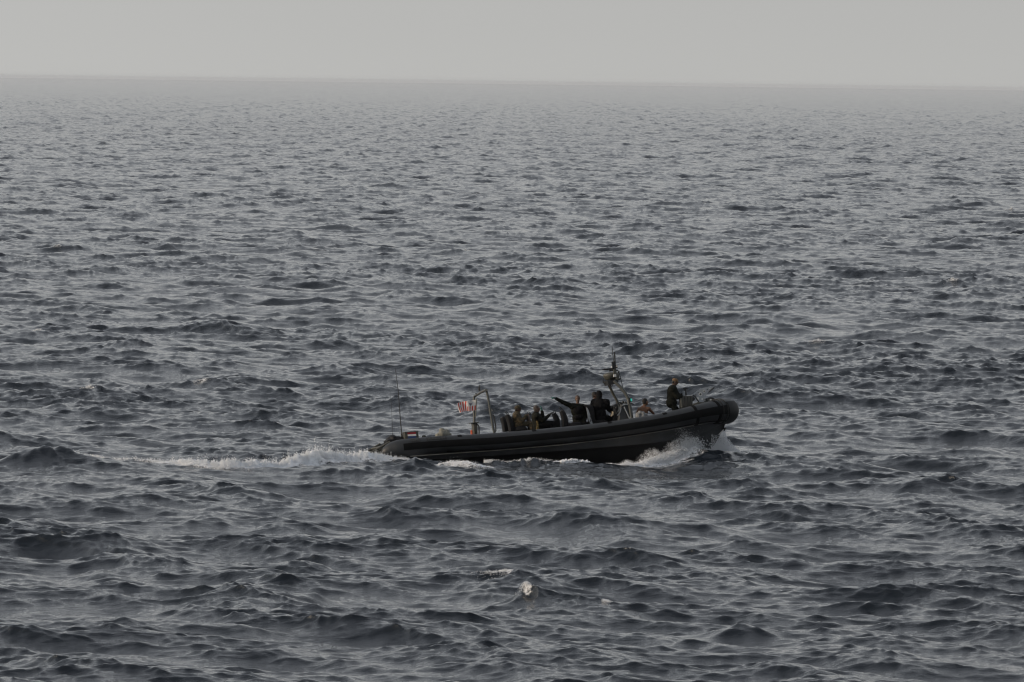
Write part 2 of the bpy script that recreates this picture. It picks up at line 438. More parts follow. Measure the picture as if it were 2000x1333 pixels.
def path_at(px, py, lat=-1.25):
    """path position on the starboard side nearest to a measured point"""
    x = P(px, py, lat).x; i = int(np.argmin(np.abs(TP[:HALF, 0] - x)))
    i = i - 1 if TP[i, 0] > x and i else i
    return i + min(1, max(0, (x - TP[i, 0]) / (TP[i + 1, 0] - TP[i, 0] + 1e-9)))

mb = MB(); n = 32; vs = []; fs = []
for i in range(NT):
    vs += [tpt(i, 360 * k / n) for k in range(n)]
for i in range(NT - 1):
    for k in range(n):
        a, b = i * n + k, i * n + (k + 1) % n; fs.append((a, b, b + n, a + n))
fs += [tuple(range(n)), tuple((NT - 1) * n + k for k in range(n))[::-1]]
mb.add(vs, fs); collar = mb.build('tube_collar', M_TUBE, boat)

def band(name, i0, i1, a0, a1, ex, m, parent=boat, na=8, step=1.0):
    """a panel lying on the tube"""
    mb = MB(); ii = list(np.arange(i0, i1, step)) + [i1]; vs = []; fs = []
    for i in ii:
        row = [tpt(i, a0 + (a1 - a0) * k / na, ex) for k in range(na + 1)]
        row = [tpt(i, a0, -0.02)] + row + [tpt(i, a1, -0.02)]; vs += row
    w = na + 3
    for i in range(len(ii) - 1):
        for k in range(w - 1): fs.append((i * w + k, i * w + k + 1, (i + 1) * w + k + 1, (i + 1) * w + k))
    fs.append(tuple(range(w))[::-1]); fs.append(tuple((len(ii) - 1) * w + k for k in range(w)))
    return mb.add(vs, fs).build(name, m, parent)
i0 = path_at(786, 875)
band('rubbing_strake', i0, NT - 1 - i0, -18, 26, 0.014, M_STRAKE, collar)
band('lower_strake', path_at(870, 870), NT - 1 - path_at(870, 870), -62, -54, 0.010, M_STRAKE, collar)
for a, b in ((1352, 1357), (1391, 1395)):        # joints of the bow section, port side too
    for s in (0, 1):
        q0, q1 = path_at(a, 812, -1.08 if a < 1380 else -.8), path_at(b, 811, -1.08 if a < 1380 else -.8)
        if q1 - q0 < .3: q1 = q0 + .3
        if s: q0, q1 = NT - 1 - q1, NT - 1 - q0
        band('tube_seam', q0, q1, -95, 100, 0.020, M_STRAKE, collar, 20, .15)
q = path_at(1406, 805, -.6); band('bow_cap', q, NT - 1 - q, -100, 45, 0.016, M_BOWCAP, collar, 20, .5)
for px in (893, 1040, 1190, 1300):
    band('grab_patch', path_at(px, 866), path_at(px + 8, 866), 52, 74, 0.012, M_STRAKE, collar, 4, .3)

# name patches
def lettering(txt, px0, px1, a0, a1):
    p0, p1 = path_at(px0, 870), path_at(px1, 870)
    pa = band('name_patch', p0, p1, a0, a1, 0.006, M_PATCH, collar, 5, .2)
    cu = bpy.data.curves.new('t', 'FONT'); cu.body = txt; cu.size = 1; to = bpy.data.objects.new('t', cu); COL.objects.link(to)
    bpy.context.view_layer.update()
    me = bpy.data.meshes.new_from_object(to.evaluated_get(bpy.context.evaluated_depsgraph_get())); bpy.data.objects.remove(to)
    xs = [v.co.x for v in me.vertices]; ys = [v.co.y for v in me.vertices]
    x0, x1, y0, y1 = min(xs), max(xs), min(ys), max(ys)
    for v in me.vertices:
        u = (v.co.x - x0) / (x1 - x0) * .86 + .07; w = (v.co.y - y0) / (y1 - y0) * .66 + .17
        v.co = tpt(p0 + (p1 - p0) * u, a0 + (a1 - a0) * w, 0.011)
    me.name = 'lettering'; me.materials.append(M_LETTER)
    o = bpy.data.objects.new('lettering', me); COL.objects.link(o); o.parent = collar
lettering('HrMs', 801, 819, 30, 62)
lettering('Holland-04', 832, 871, 34, 66)

# hull below the tubes
def curve(pts):
    q = [P(a, b, c) for a, b, c in pts]; q.sort(key=lambda p: p.x)
    xs = [p.x for p in q]
    return lambda x: (float(np.interp(x, xs, [p.y for p in q])), float(np.interp(x, xs, [p.z for p in q])))
rail = curve([(748, 892, -1.1), (800, 890, -1.17), (960, 879, -1.17), (1098, 867.5, -1.17), (1200, 854.5, -1.17), (1280, 842.5, -1.15), (1340, 832, -1.02), (1375, 826, -.82), (1400, 823, -.5), (1417, 821, -.12), (1420, 821, -.02)])
chine = curve([(748, 905, -1.0), (800, 901, -1.02), (900, 895, -1.02), (1000, 888.5, -1.02), (1100, 881, -1.02), (1200, 873, -1.0), (1280, 866, -.92), (1340, 855, -.72), (1380, 843, -.45), (1404, 832, -.18), (1420, 822, -.012)])
keel = curve([(748, 938, 0), (1000, 936, 0), (1200, 932, 0), (1300, 925, 0), (1345, 912, 0), (1375, 893, 0), (1392, 874, 0), (1404, 855, 0), (1414, 836, 0), (1419, 823, 0), (1421, 820, 0)])
x0 = P(750, 886, 0).x; x1 = P(1419.5, 822, 0).x
mb = MB(); vs = []; fs = []; NS = 90
for i in range(NS + 1):
    x = x0 + (x1 - x0) * (1 - (1 - i / NS) ** 1.4)
    ry, rz = rail(x); cy, cz = chine(x); _, kz = keel(x); cz = max(cz, kz + .005); rz = max(rz, cz + .005)
    half = [V((x, 0, kz)), V((x, cy * .35, kz + (cz - kz) * .38)), V((x, cy * .55, kz + (cz - kz) * .60)), V((x, cy * .55 - .02, kz + (cz - kz) * .575)),
            V((x, cy * .8, kz + (cz - kz) * .82)), V((x, cy, cz)), V((x, cy - .045, cz + .012)), V((x, (cy * .45 + ry * .55), cz + (rz - cz) * .5)), V((x, ry, rz + .02))]
    row = half[::-1] + [V((p.x, -p.y, p.z)) for p in half[1:]]; vs += row; w = len(row)
for i in range(NS):
    for k in range(w - 1): fs.append((i * w + k, i * w + k + 1, (i + 1) * w + k + 1, (i + 1) * w + k))
fs.append(tuple(range(w))[::-1])
mb.add(vs, fs); mb.m = [0 if (i % (w - 1) < 3 or i % (w - 1) > w - 5) else 1 for i in range(len(fs))]; mb.m = [0 if i // (w - 1) > .70 * NS else q for i, q in enumerate(mb.m)]; mb.m[-1] = 0
hull = mb.build('hull', [M_HULL, M_BOTTOM], boat)
mb = MB()
for s in (1, -1):
    pts = []
    for x in np.linspace(P(800, 891, -1.17).x, P(1400, 823, -.5).x, 60):
        y, z = rail(x); pts.append(V((x, s * (y - .10), z - .030)))
    mb.tube(pts, 0.016, 6)
mb.build('spray_rail', M_RAIL, hull)
# deck, inner liner, transom
mb = MB(); vs = []; fs = []
xs = np.linspace(P(760, 880, 0).x, P(1398, 800, 0).x, 40)
cz = lambda x: float(np.interp(x, TP[:HALF, 0], TP[:HALF, 2]))
cy = lambda x: float(np.interp(x, TP[:HALF, 0], TP[:HALF, 1]))
for x in xs:
    y = min(-.05, cy(x) + .12); z = cz(x)
    vs += [V((x, y, z + .02)), V((x, y + .05, z - .36)), V((x, -y - .05, z - .36)), V((x, -y, z + .02))]
for i in range(len(xs) - 1):
    for k in range(3): fs.append((i * 4 + k, i * 4 + k + 1, i * 4 + k + 5, i * 4 + k + 4))
mb.add(vs, fs).build('deck', M_DECK, boat)
DECK = lambda x: cz(x) - .36
xt = P(757, 880, 0).x
mb = MB().box((xt + .02, 0, cz(xt) - .28), (.04, 1.08, .38)); mb.build('transom', M_HULL, boat)
# lashing round the bow tube, painter and shackle
for q in (path_at(1398, 806, -.8), path_at(1404, 805, -.7)):
    ring = [tpt(q + .6 * math.sin(R(a)), a, .02) for a in range(-110, 130, 12)]
    MB().tube(ring, .014, 6).build('lashing_rope', M_ROPE, boat)
mb = MB().tube([P(1407, 817, -.62), P(1412, 823, -.3), P(1413, 830, -.12), P(1413.5, 838, -.06)], .022, 6)
mb.ball(P(1414, 839, -.06), (.05, .04, .06)); mb.tube([P(1410, 838, -.1), P(1418, 837, 0)], .02, 6)
mb.build('painter', M_ROPE, boat)
MB().tube([P(1413, 840, -.1), P(1404, 849.5, -.25)], .02, 6).build('bow_strop', M_WHITE, boat)
# stern guard frame
mb = MB()
for s in (-1, 1):
    q = lambda a, b: V((P(a, b, -.85).x, s * .85, P(a, b, -.85).z))
    mb.tube([q(762, 863), q(745, 873), q(728, 883), q(712, 893.5)], .034, 8)
    mb.tube([q(747, 876), q(730, 886), q(716, 896)], .026, 8)
    mb.tube([q(752, 880), q(745, 884), q(730, 892)], .034, 8)
    mb.tube([q(745, 873), q(745, 884)], .03, 8)
for a, b in ((745, 873), (728, 883), (713, 893), (730, 892)):
    p = P(a, b, -.85); mb.tube([V((p.x, -.85, p.z)), V((p.x, .85, p.z))], .03, 8)
mb.build('stern_guard', M_OLIVE, boat)
p = P(742, 880, -.85); p2 = P(722, 892, -.85)
mb = MB(); mb.prism([P(746, 878, -.85), P(726, 889, -.85), P(724, 893, -.85), P(747, 884, -.85)], -.8, .8)
mb.build('step_plate', M_OLIVE, boat)
# engine hatch hump at the stern
mb = MB(); mb.ball(P(766, 857, -.5), (.15, .35, .13)); mb.ball(P(775, 858, -.5), (.18, .32, .10)); mb.ball(P(758, 862, -.5), (.07, .3, .12)); mb.box(P(770, 866, -.5), (.28, .35, .12))
mb.build('engine_cover', M_PAD, boat, voxel=.02)
# stern whip antennas
for a, b, l, r in (((786, 862), (772.5, 722), -.7, .013), ((768.5, 862), (761, 760), -.2, .005)):
    p, q = P(*a, l), P(*b, l - .05)
    mb = MB().tube([p, p.lerp(q, .3), p.lerp(q, .7) + V((.02, 0, 0)), q], [r * 1.5, r * 1.2, r, r * .6], 6); mb.tube([p - V((0, 0, .1)), p + V((0, 0, .25))], r * 2.2, 8)
    mb.build('whip_antenna', M_DARK, boat)
# vent stub
MB().ball(P(828, 853, -.9), (.07, .07, .05)).build('vent_stub', M_OLIVE, boat)

# ---- roll bar arch at the stern
ra = -.95; rb = .95
near = [P(967, 850, ra), P(963, 835, ra), P(958, 805, ra), P(953.5, 778, ra), P(950.5, 766, ra), P(948, 762.5, ra)]
far = [P(929.5, 773, rb), P(926, 777, rb), P(925.5, 790, rb), P(926.5, 820, rb), P(927, 855, rb)]
arch = bpy.data.objects.new('roll_bar', None); COL.objects.link(arch); arch.parent = boat
MB().tube([V(q) for q in spline(near + far, 5)], .041, 12).build('arch_tube', M_GREY, arch)
mb = MB().prism([P(922, 828, rb), P(931, 827, rb), P(931.5, 850, rb), P(924, 851, rb)], rb - .16, rb + .16, bev=.2)
mb.box(P(925.5, 826.5, rb), (.13, .2, .012)); mb.build('arch_foot', M_OLIVE, arch)
MB().tube([P(q[0], q[1], ra + .1) for q in ((959, 810.5), (963, 811), (965.2, 815), (968, 832), (968.5, 842), (966.5, 844.5))], .022, 8).build('handrail', M_DARK, arch)
MB().tube([P(q[0], q[1], rb - .2) for q in ((930, 829.5), (933.5, 830), (935.5, 834), (935.8, 848))], .022, 8).build('handrail', M_DARK, arch)
MB().tube([P(936.5, 764.5, 0), P(936, 756, 0)], .032, 8).tube([P(936.3, 756.5, 0), P(937.2, 752, 0)], .014, 6).build('stub_antenna', M_DARK, arch)
for a, b, l in ((944.5, 761, -.5), (929.5, 769.5, .6)): MB().ball(P(a, b, l), (.03, .03, .02)).build('clamp', M_DARK, arch)

# ---- seats
def seat(back, cush, y0, y1, handle=None, brown=False, post=True):
    s = bpy.data.objects.new('seat', None); COL.objects.link(s); s.parent = boat
    ym = (y0 + y1) / 2
    if back:
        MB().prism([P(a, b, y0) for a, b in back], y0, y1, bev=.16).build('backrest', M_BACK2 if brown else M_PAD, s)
    if cush:
        MB().prism([P(a, b, y0) for a, b in cush], y0, y1, bev=.16).build('cushion', M_PAD, s)
        q = P(sum(c[0] for c in cush) / len(cush), max(c[1] for c in cush), ym)
        MB().box((q.x, ym, (q.z + DECK(q.x)) / 2), (.2, .14, abs(q.z - DECK(q.x)) / 2 + .03)).build('pedestal', M_DARK, s)
    if handle:
        for dy in (0,):
            MB().tube([P(a, b, ym) + V((0, 0, 0)) for a, b in handle], .014, 6).build('grab_handle', M_DARK, s)
M_BACK2 = mat('lit vinyl', (0.055, 0.04, 0.032), 0.5, var=0.4, scale=12)  # warm light on one backrest, put into a browner vinyl colour
seat([(980, 817), (982, 814), (985.5, 813.5), (989, 816), (993, 827), (994.5, 843), (985.5, 843.5), (983.5, 829)], None, .3, .68)
seat([(990, 811.5), (992, 809.5), (996, 811), (1000, 817), (1004.5, 828), (1007, 842), (998, 843), (994.5, 826)],
     [(1006, 834), (1014, 831.8), (1023, 831.5), (1027, 833), (1033, 840), (1006, 842)], -.65, -.27,
     [(991, 811), (986.5, 805.5), (987.5, 804), (989.5, 804.5), (994, 810)])
seat([(1030, 809), (1033, 808), (1038, 822), (1043, 838), (1037, 839), (1033, 824)], None, -.65, -.27,
     [(1032, 810), (1029.5, 807), (1031, 804.5), (1035, 806), (1037, 811)], brown=True)
seat([(1081.5, 809), (1085, 806.5), (1090, 811), (1094, 820), (1096, 836), (1086, 837), (1085.5, 820)],
     [(1060, 823), (1068, 821.5), (1082, 821.8), (1088, 824), (1088, 836), (1058, 838), (1057, 828)], .27, .65,
     [(1082, 808.5), (1080.5, 804.5), (1082, 803), (1084, 804.5), (1086, 808)])
seat([(1096.5, 803.5), (1100, 800.5), (1104, 804), (1109, 815), (1111.5, 832), (1101, 834), (1100.5, 818)],
     [(1112, 827), (1120, 825), (1134, 825), (1138, 833), (1112, 835)], -.65, -.27,
     [(1098, 803), (1092.5, 798), (1092.8, 796.3), (1095, 796.2), (1100.5, 801.5)])
seat([(1143, 791.5), (1144.5, 790), (1150, 791.5), (1157, 791.5), (1161, 800), (1165, 832), (1157, 833), (1151, 806), (1146, 797)],
     [(1160, 822), (1180, 820), (1188, 823), (1188, 830), (1160, 832)], -.35, .2)
MB().prism([P(a, b, -.42) for a, b in ((1145.5, 796), (1148.5, 799), (1153.5, 813), (1158.5, 832), (1154.5, 834), (1148.5, 815))], -.42, -.38).build('side_screen', M_PALE, boat)
MB().tube([P(1152, 812, -.46), P(1156, 820, -.46), P(1151, 826, -.46), P(1158, 834, -.46)], .012, 6).tube([P(1155, 816, -.46), P(1150, 830, -.46)], .01, 6).build('loose_strap', M_DARK, boat)

# ---- console
con = bpy.data.objects.new('console', None); COL.objects.link(con); con.parent = boat
MB().prism([P(a, b, -.45) for a, b in ((1213, 790), (1230, 788.5), (1235, 796), (1238, 820), (1207, 825), (1209, 808))], -.45, .35, bev=.1).build('cabinet', M_HULL, con)
MB().tube([P(1219, 795, -.5), P(1229.7, 818, -.5)], .018, 6).build('stay', M_PALE, con)
MB().prism([P(a, b, -.4) for a, b in ((1199, 792), (1205, 788), (1214, 790), (1210, 822), (1198, 824), (1201, 806))], -.3, .3, bev=.1).build('dashboard', M_DARK, con)
for k, (pp, m) in enumerate((([(1206, 812), (1211, 806), (1213, 798), (1210, 795), (1208, 804)], M_PALE), ([(1203, 809), (1207, 803), (1209, 794), (1207, 791)], M_GREY),
               ([(1205, 790), (1209, 786.5), (1214, 787), (1216, 790)], M_DARK), ([(1198, 795), (1201, 800), (1203, 808)], M_DARK), ([(1229, 790), (1234, 788.5), (1238, 789.5), (1234, 792)], M_DARK),
               ([(1216, 792), (1222, 790), (1226, 791)], M_PALE))):
    MB().tube([P(a, b, -.46 - .01 * k) for a, b in pp], .016 if k < 2 else .02, 6).build('grab_handle', m, con)
M_IVORY = mat('ivory plastic', (0.62, 0.52, 0.36), 0.5, var=0.1)
MB().prism([P(a, b, -.42) for a, b in ((1196, 804), (1198.5, 805), (1198, 811), (1194, 814), (1193.5, 812), (1196, 808))], -.42, -.36).build('throttle_cover', M_IVORY, con)
w = P(1197, 803.5, -.2)
MB().tube([w + V((.05 * math.sin(a), .17 * math.cos(a), .17 * math.sin(a))) for a in np.linspace(0, 2 * math.pi, 25)], .014, 6).build('steering_wheel', M_DARK, con)
for a, b, l, r in ((1217, 786, -.3, .04), (1222, 788, -.1, .05), (1204, 797, -.35, .04), (1231, 794, -.4, .035), (1212, 789, .1, .05)):
    MB().ball(P(a, b, l), (r, r, r * 1.3)).build('instrument', M_DARK, con)
MB().ball(P(1231.5, 816.5, -.5), (.05, .02, .05)).build('reel', M_PALE, con)

# ---- mast
mast = bpy.data.objects.new('radar_mast', None); COL.objects.link(mast); mast.parent = boat
MB().tube([V(q) for q in spline([P(1187, 748, .3), P(1190, 754, .3), P(1198, 770, .36), P(1206.5, 787, .4), P(1204.5, 797, .42), P(1204, 815, .42)], 4)], .045, 10).build('mast_leg', M_OLIVE, mast)
MB().tube([V(q) for q in spline([P(1199, 744, -.3), P(1204, 749, -.33), P(1215, 760, -.4), P(1225, 775, -.45), P(1228.8, 789, -.48), P(1235, 822, -.5)], 4)], .055, 10).build('mast_leg', M_GREY, mast)
mb = MB().prism([P(a, b, -.3) for a, b in ((1186, 744), (1205, 741), (1208, 746), (1204, 750), (1189, 753))], -.32, .32)
for a, b in ((1190, 745), (1196, 749), (1201, 745), (1192, 754)): mb.tube([P(a, b, -.3), P(a + 1, b - 4, -.1)], .03, 8)
mb.tube([P(1191, 752, -.34), P(1192, 757, -.34), P(1195, 756, -.34), P(1196, 751, -.34)], .016, 6)
mb.build('mast_platform', M_DARK, mast)
c = P(1193.5, 735, 0)
mb = MB()
for z, r in ((-.12, .16), (-.10, .20)): pass
prof = [(.0, -.125), (.15, -.125), (.19, -.11), (.225, -.06), (.25, -.01), (.262, .03), (.25, .07), (.21, .10), (.14, .118), (0, .125)]
vs = []; fs = []; N = 28
for r_, z_ in prof: vs += [c + V((r_ * math.cos(2 * math.pi * k / N), r_ * math.sin(2 * math.pi * k / N), z_)) for k in range(N)]
for i in range(len(prof) - 1):
    for k in range(N): fs.append((i * N + k, i * N + (k + 1) % N, (i + 1) * N + (k + 1) % N, (i + 1) * N + k))
mb.add(vs, fs).build('radome', M_OLIVE, mast)
MB().box(P(1201, 729, -.3), (.045, .05, .12)).box(P(1206, 737, -.28), (.05, .06, .08)).build('camera_housing', M_OLIVE, mast)
MB().box(P(1200.6, 734, -.35), (.045, .03, .042)).build('camera_window', M_WHITE, mast)
MB().tube([P(1175, 723, -.05), P(1180, 722, -.05), P(1200, 720.5, 0)], [.012, .03, .03], 8).build('antenna_arm', M_DARK, mast)
mb = MB().tube([P(1200.5, 732, 0), P(1200, 706, 0)], [.05, .045], 8); mb.box(P(1198, 713, 0), (.045, .05, .10)); mb.box(P(1202, 717, 0), (.06, .06, .05)); mb.box(P(1196, 724, 0), (.1, .05, .03))
mb.build('mast_head', M_DARK, mast)
MB().tube([P(1198.3, 708, 0), P(1196.8, 692, 0), P(1195.4, 676, 0)], [.014, .012, .009], 6).build('whip_antenna', M_DARK, mast)
MB().tube([P(1201.6, 712, 0), P(1200.2, 688, 0)], [.024, .021], 8).build('rod_antenna', M_DARK, mast)
MB().tube([P(1200, 724.5, -.1), P(1206, 724.5, -.1), P(1209.3, 726, -.1), P(1207, 729, -.1)], .024, 8).build('antenna_bracket', M_DARK, mast)
MB().tube([P(1204, 744, -.3), P(1210, 741.5, -.3), P(1212, 739.5, -.3), P(1208, 741, -.3)], .02, 8).build('lamp_bracket', M_DARK, mast)
cc = P(1183.5, 745, .1)
MB().tube([cc + V((.1 * math.cos(a), 0, .09 * math.sin(a))) for a in np.linspace(R(60), R(330), 18)], .012, 6).build('cable_loop', M_DARK, mast)
MB().tube([P(1209, 728, -.1), P(1212, 738, -.15), P(1214, 748, -.25), P(1217.5, 760, -.35)], .012, 6).build('cable', M_DARK, mast)
for a, b, l in ((1195, 717.5, -.05), (1205, 716, -.05)): MB().ball(P(a, b, l), (.02, .02, .035)).build('mast_light', M_WHITE, mast)
lamp = MB().box(P(1231.5, 778, -.55), (.06, .04, .012)).box(P(1231.5, 785.2, -.55), (.06, .04, .012)).box(P(1229.5, 781.6, -.55), (.025, .05, .06)).build('navigation_light', M_DARK, mast)
m = bpy.data.materials.new('green lens'); m.use_nodes = True; b = m.node_tree.nodes['Principled BSDF']
b.inputs['Base Color'].default_value = (.02, .4, .32, 1); b.inputs['Emission Color'].default_value = (.05, .55, .45, 1); b.inputs['Emission Strength'].default_value = .55; b.inputs['Roughness'].default_value = .2
MB().ball(P(1232.6, 781.5, -.56), (.035, .035, .048)).build('lens', m, lamp)

# ---- bow fittings
bow = bpy.data.objects.new('gun_mount', None); COL.objects.link(bow); bow.parent = boat
MB().prism([P(a, b, -.3) for a, b in ((1331, 773.5), (1353, 773), (1354, 778), (1352, 800), (1331, 802))], -.3, .1, bev=.1).build('mount_box', M_OLIVE, bow)
for a in (1337, 1343, 1349): MB().tube([P(a, 775, -.31), P(a, 797, -.31)], .018, 6).build('rib', M_DARK, bow)
MB().box(P(1329.5, 787, -.25), (.022, .08, .15)).build('edge_plate', M_CANVAS, bow)
MB().tube([P(1354, 780, -.3), P(1354, 780, .1)], .06, 12).build('roller', M_DARK, bow)
mb = MB().tube([P(1335.5, 773, -.1), P(1335.5, 764, -.1)], .045, 10); mb.build('pintle', M_PALE, bow)
mb = MB().tube([P(1339.5, 773, -.1), P(1338.5, 764, -.1), P(1338, 760, -.1)], [.05, .035, .03], 10); mb.box(P(1338, 759.3, -.1), (.075, .05, .02)); mb.build('gun_cradle', M_DARK, bow)
MB().prism([P(a, b, -.3) for a, b in ((1351, 791), (1362, 786), (1374, 786), (1376, 790), (1362, 796), (1351, 799))], -.4, .0, bev=.1).build('base_block', M_OLIVE, bow)
pl = bpy.data.objects.new('bow_plate', None); COL.objects.link(pl); pl.parent = boat
LP = -.25
MB().prism([P(a, b, LP) for a, b in ((1353, 771), (1361, 764.5), (1369, 759.5), (1379, 757), (1388, 755.6), (1394, 757), (1385, 764.5), (1380, 770.5), (1374.5, 779), (1375, 785), (1377, 787), (1365, 788), (1361, 782), (1356, 776))], LP, LP + .02).build('plate', M_PALE, pl)
MB().tube([P(1384.5, 766, LP - .02), P(1395, 757.3, LP - .02)], .02, 6).build('edge_bar', M_DARK, pl)
MB().tube([P(1353, 771.5, LP - .02), P(1358, 775, LP - .02), P(1362, 781, LP - .02), P(1365, 786, LP - .02)], .018, 6).build('edge_bar', M_DARK, pl)
def hole(px, py, r, m1, m2):
    c = P(px, py, LP - .004)
    MB().tube([c, c - V((0, .006, 0))], r, 16).build('rim', m1, pl)
    if m2: MB().tube([c - V((0, .006, 0)), c - V((0, .010, 0))], r * .55, 12).build('hole', m2, pl)
hole(1368, 770.6, .062, M_WHITE, M_DARK); hole(1375.2, 764.6, .045, M_WHITE, M_DARK); hole(1381.3, 761, .02, M_DARK, None); hole(1362.7, 779, .05, M_WHITE, None)
hole(1386.5, 759.2, .018, M_WHITE, None); hole(1359, 772, .02, M_DARK, None); hole(1363.5, 767, .015, M_DARK, None); hole(1371.5, 780, .03, M_WHITE, None)
mb = MB().prism([P(a, b, LP) for a, b in ((1375, 780), (1380, 778.5), (1386, 777.6), (1392, 778.5), (1397, 781.5), (1400, 785), (1394, 788), (1376, 790))], LP + .05, LP + .08)
mb.build('arch_plate', M_GREY, pl)
MB().tube([V(q) for q in spline([P(a, b, LP + .04) for a, b in ((1383, 778), (1389, 777.2), (1395, 779.8), (1399, 784))], 4)], .016, 6).build('edge_bar', M_DARK, pl)
for a, b, m_, r in ((1388, 782, M_WHITE, .036), (1379.5, 780.3, M_DARK, .035), (1381, 783.5, M_DARK, .03), (1376.5, 782, M_WHITE, .02)):
    c = P(a, b, LP + .045); MB().tube([c, c - V((0, .008, 0))], r, 12).build('rim', m_, pl)
MB().box(P(1369.5, 789, LP - .03), (.08, .04, .04)).build('bracket_foot', M_DARK, pl)

# ------------------------------------------------------------------ loose things on board
t = P(804, 850, -.85)
sb_ = thing('storage_box', 'grey box at the stern with a painted red white and blue flag', 'box', t)
MB().prism([P(a, b, -1.0) for a, b in ((791, 844.4), (816.6, 842.8), (818.2, 856), (818.4, 860), (792, 862))], -1.0, -.58).build('case', M_OLIVE, sb_, t)
MB().prism([P(a, b, -1.0) for a, b in ((790.4, 843.8), (816.9, 842.1), (817.2, 843.8), (790.6, 845.6))], -1.012, -.57).build('lid', M_GREY, sb_, t)
for a, m_ in (((796, 845.4), (812, 844.3), (812.4, 848), (796.2, 849)), M_RED2), (((796.2, 849), (812.6, 848), (813, 851.6), (796.6, 852.4)), M_FWHITE), (((796.6, 852.4), (812.6, 851.6), (812.8, 856), (797.4, 857)), M_BLUE2):
    MB().prism([P(x, y, -1.0) for x, y in a], -1.014 if m_ is not M_RED2 else -1.016, -.99).build('flag_stripe', m_, sb_, t)
t = P(866, 850, -1.0)
mb = MB()
for a, b, l, r in ((856, 851.5, -1.0, .09), (863, 849, -1.0, .12), (871, 849, -.95, .12), (876, 850.5, -.95, .09), (863, 841.5, -.9, .085), (871, 844, -.9, .09), (867, 845, -.95, .09), (862, 846, -1, .07)):
    mb.ball(P(a, b, l), (r * 1.15, r * 1.4, r))
mb.build('canvas_bundle', M_CANVAS, None, t, voxel=.018, wrinkle=.012)
o = bpy.data.objects['canvas_bundle']; o.matrix_world = BOAT @ Matrix.Translation(t); tag(o, 'pale grey canvas wrapped bundle with a round top lying on the stern tube', 'bundle')
t = P(1253, 810, -.75)
mb = MB()
for a, b, r in ((1246, 810, .07), (1250, 806.5, .06), (1255, 808.5, .075), (1260, 810.5, .06), (1247, 814, .08), (1256, 814, .09), (1262, 812, .05)): mb.ball(P(a, b, -.75), (r * 1.1, r * 1.5, r))
mb.build('cloth_bundle', M_SHEET, None, t, voxel=.014, wrinkle=.016)
o = bpy.data.objects['cloth_bundle']; o.matrix_world = BOAT @ Matrix.Translation(t); tag(o, 'crumpled whitish sheet bundled beside the bare backed person', 'bundle')
t = P(921.5, 850, .5)
fx = thing('flare_canister', 'small bright orange canister standing at the foot of the stern arch', 'canister', t)
MB().tube([P(921.8, 851, .5), P(921, 842, .5)], [.036, .034], 12).build('canister_body', M_ORANGE, fx, t)
MB().tube([P(921, 842, .5), P(920.8, 840, .5)], [.028, .02], 12).build('canister_cap', M_ORANGE, fx, t)

# ensign
t = P(930, 803, .5)
fl = thing('flag', 'red and white vertically striped ensign streaming aft from the stern arch', 'flag', t)
MB().tube([P(930.3, 779, .5), P(929.6, 806, .5), P(928.5, 815, .6)], .018, 8).build('staff', M_CANVAS, fl, t)
top = spline([(929.6, 781), (920, 783), (911, 783.8), (900, 785.8), (892, 788)], 6); bot = spline([(928.8, 801.5), (919, 803.3), (911, 803.3), (904, 804.3), (898, 807)], 6)
def fpt(s, v, off=0.0):
    """s from hoist to fly, v from top to bottom"""
    q = s * (len(top) - 1); i = min(int(q), len(top) - 2); f = q - i
    a = top[i] * (1 - f) + top[i + 1] * f; b = bot[i] * (1 - f) + bot[i + 1] * f
    p = a * (1 - v) + b * v
    bend = -.8 * math.sin(math.pi * v) * s
    return P(p[0] + bend, p[1], 0.5 + .03 * math.sin(s * 11 + v * 1.5) * min(1, s * 4) + off)
mb = MB(); NX, NY = 64, 24
vs = [fpt(i / NX, j / NY) for i in range(NX + 1) for j in range(NY + 1)]
mb.v = vs
for i in range(NX):
    for j in range(NY):
        a = i * (NY + 1) + j; mb.f.append((a, a + 1, a + NY + 2, a + NY + 1))
        s_, v_ = (i + .5) / NX, (j + .5) / NY
        mb.m.append(0 if (s_ < .5 and v_ < .56) else (1 if int(s_ * 16) % 2 == 0 else 0))
mb.build('cloth', [M_FWHITE, M_RED], fl, t)
def emblem(name, shapes, m_):
    mb = MB()
    for sh in shapes:
        for off in (-.006, .006):
            mb.add([fpt(s, v, off) for s, v in sh], [tuple(range(len(sh)))])
    mb.build(name, m_, fl, t)
cs, cv = .255, .30
wing = lambda g: [[(cs + g * .015, cv), (cs + g * .03, cv + .08), (cs + g * .07, cv + .02), (cs + g * .115, cv - .14), (cs + g * .075, cv - .06), (cs + g * .04, cv - .02)],
                  [(cs + g * .03, cv + .10), (cs + g * .075, cv + .12), (cs + g * .06, cv + .07)]]
emblem('eagle', wing(1) + wing(-1) + [[(cs - .018, cv - .02), (cs - .018, cv + .1), (cs, cv + .15), (cs + .018, cv + .1), (cs + .018, cv - .02), (cs, cv - .06)], [(cs - .03, cv + .17), (cs, cv + .22), (cs + .03, cv + .17), (cs, cv + .15)]], M_FBLUE)
emblem('star_arc', [[(cs + .055 * math.cos(a), cv - .08 + .14 * -math.sin(a)), (cs + .063 * math.cos(a + .15), cv - .08 + .16 * -math.sin(a + .15)), (cs + .048 * math.cos(a + .3), cv - .08 - .12 * math.sin(a + .3))] for a in np.linspace(.2, 2.8, 9)], M_FBLUE)
rc, rv = .80, .42
circ = lambda r, k=20: [(rc + r * .42 * math.cos(a), rv + r * math.sin(a)) for a in np.linspace(0, 2 * math.pi, k, endpoint=False)]
mb = MB()
for off, sh, mi in ((.005, circ(.17), 0), (.008, circ(.05), 1)):
    for g in (-1, 1): mb.add([fpt(s, v, off * g) for s, v in sh], [tuple(range(len(sh)))], mi)
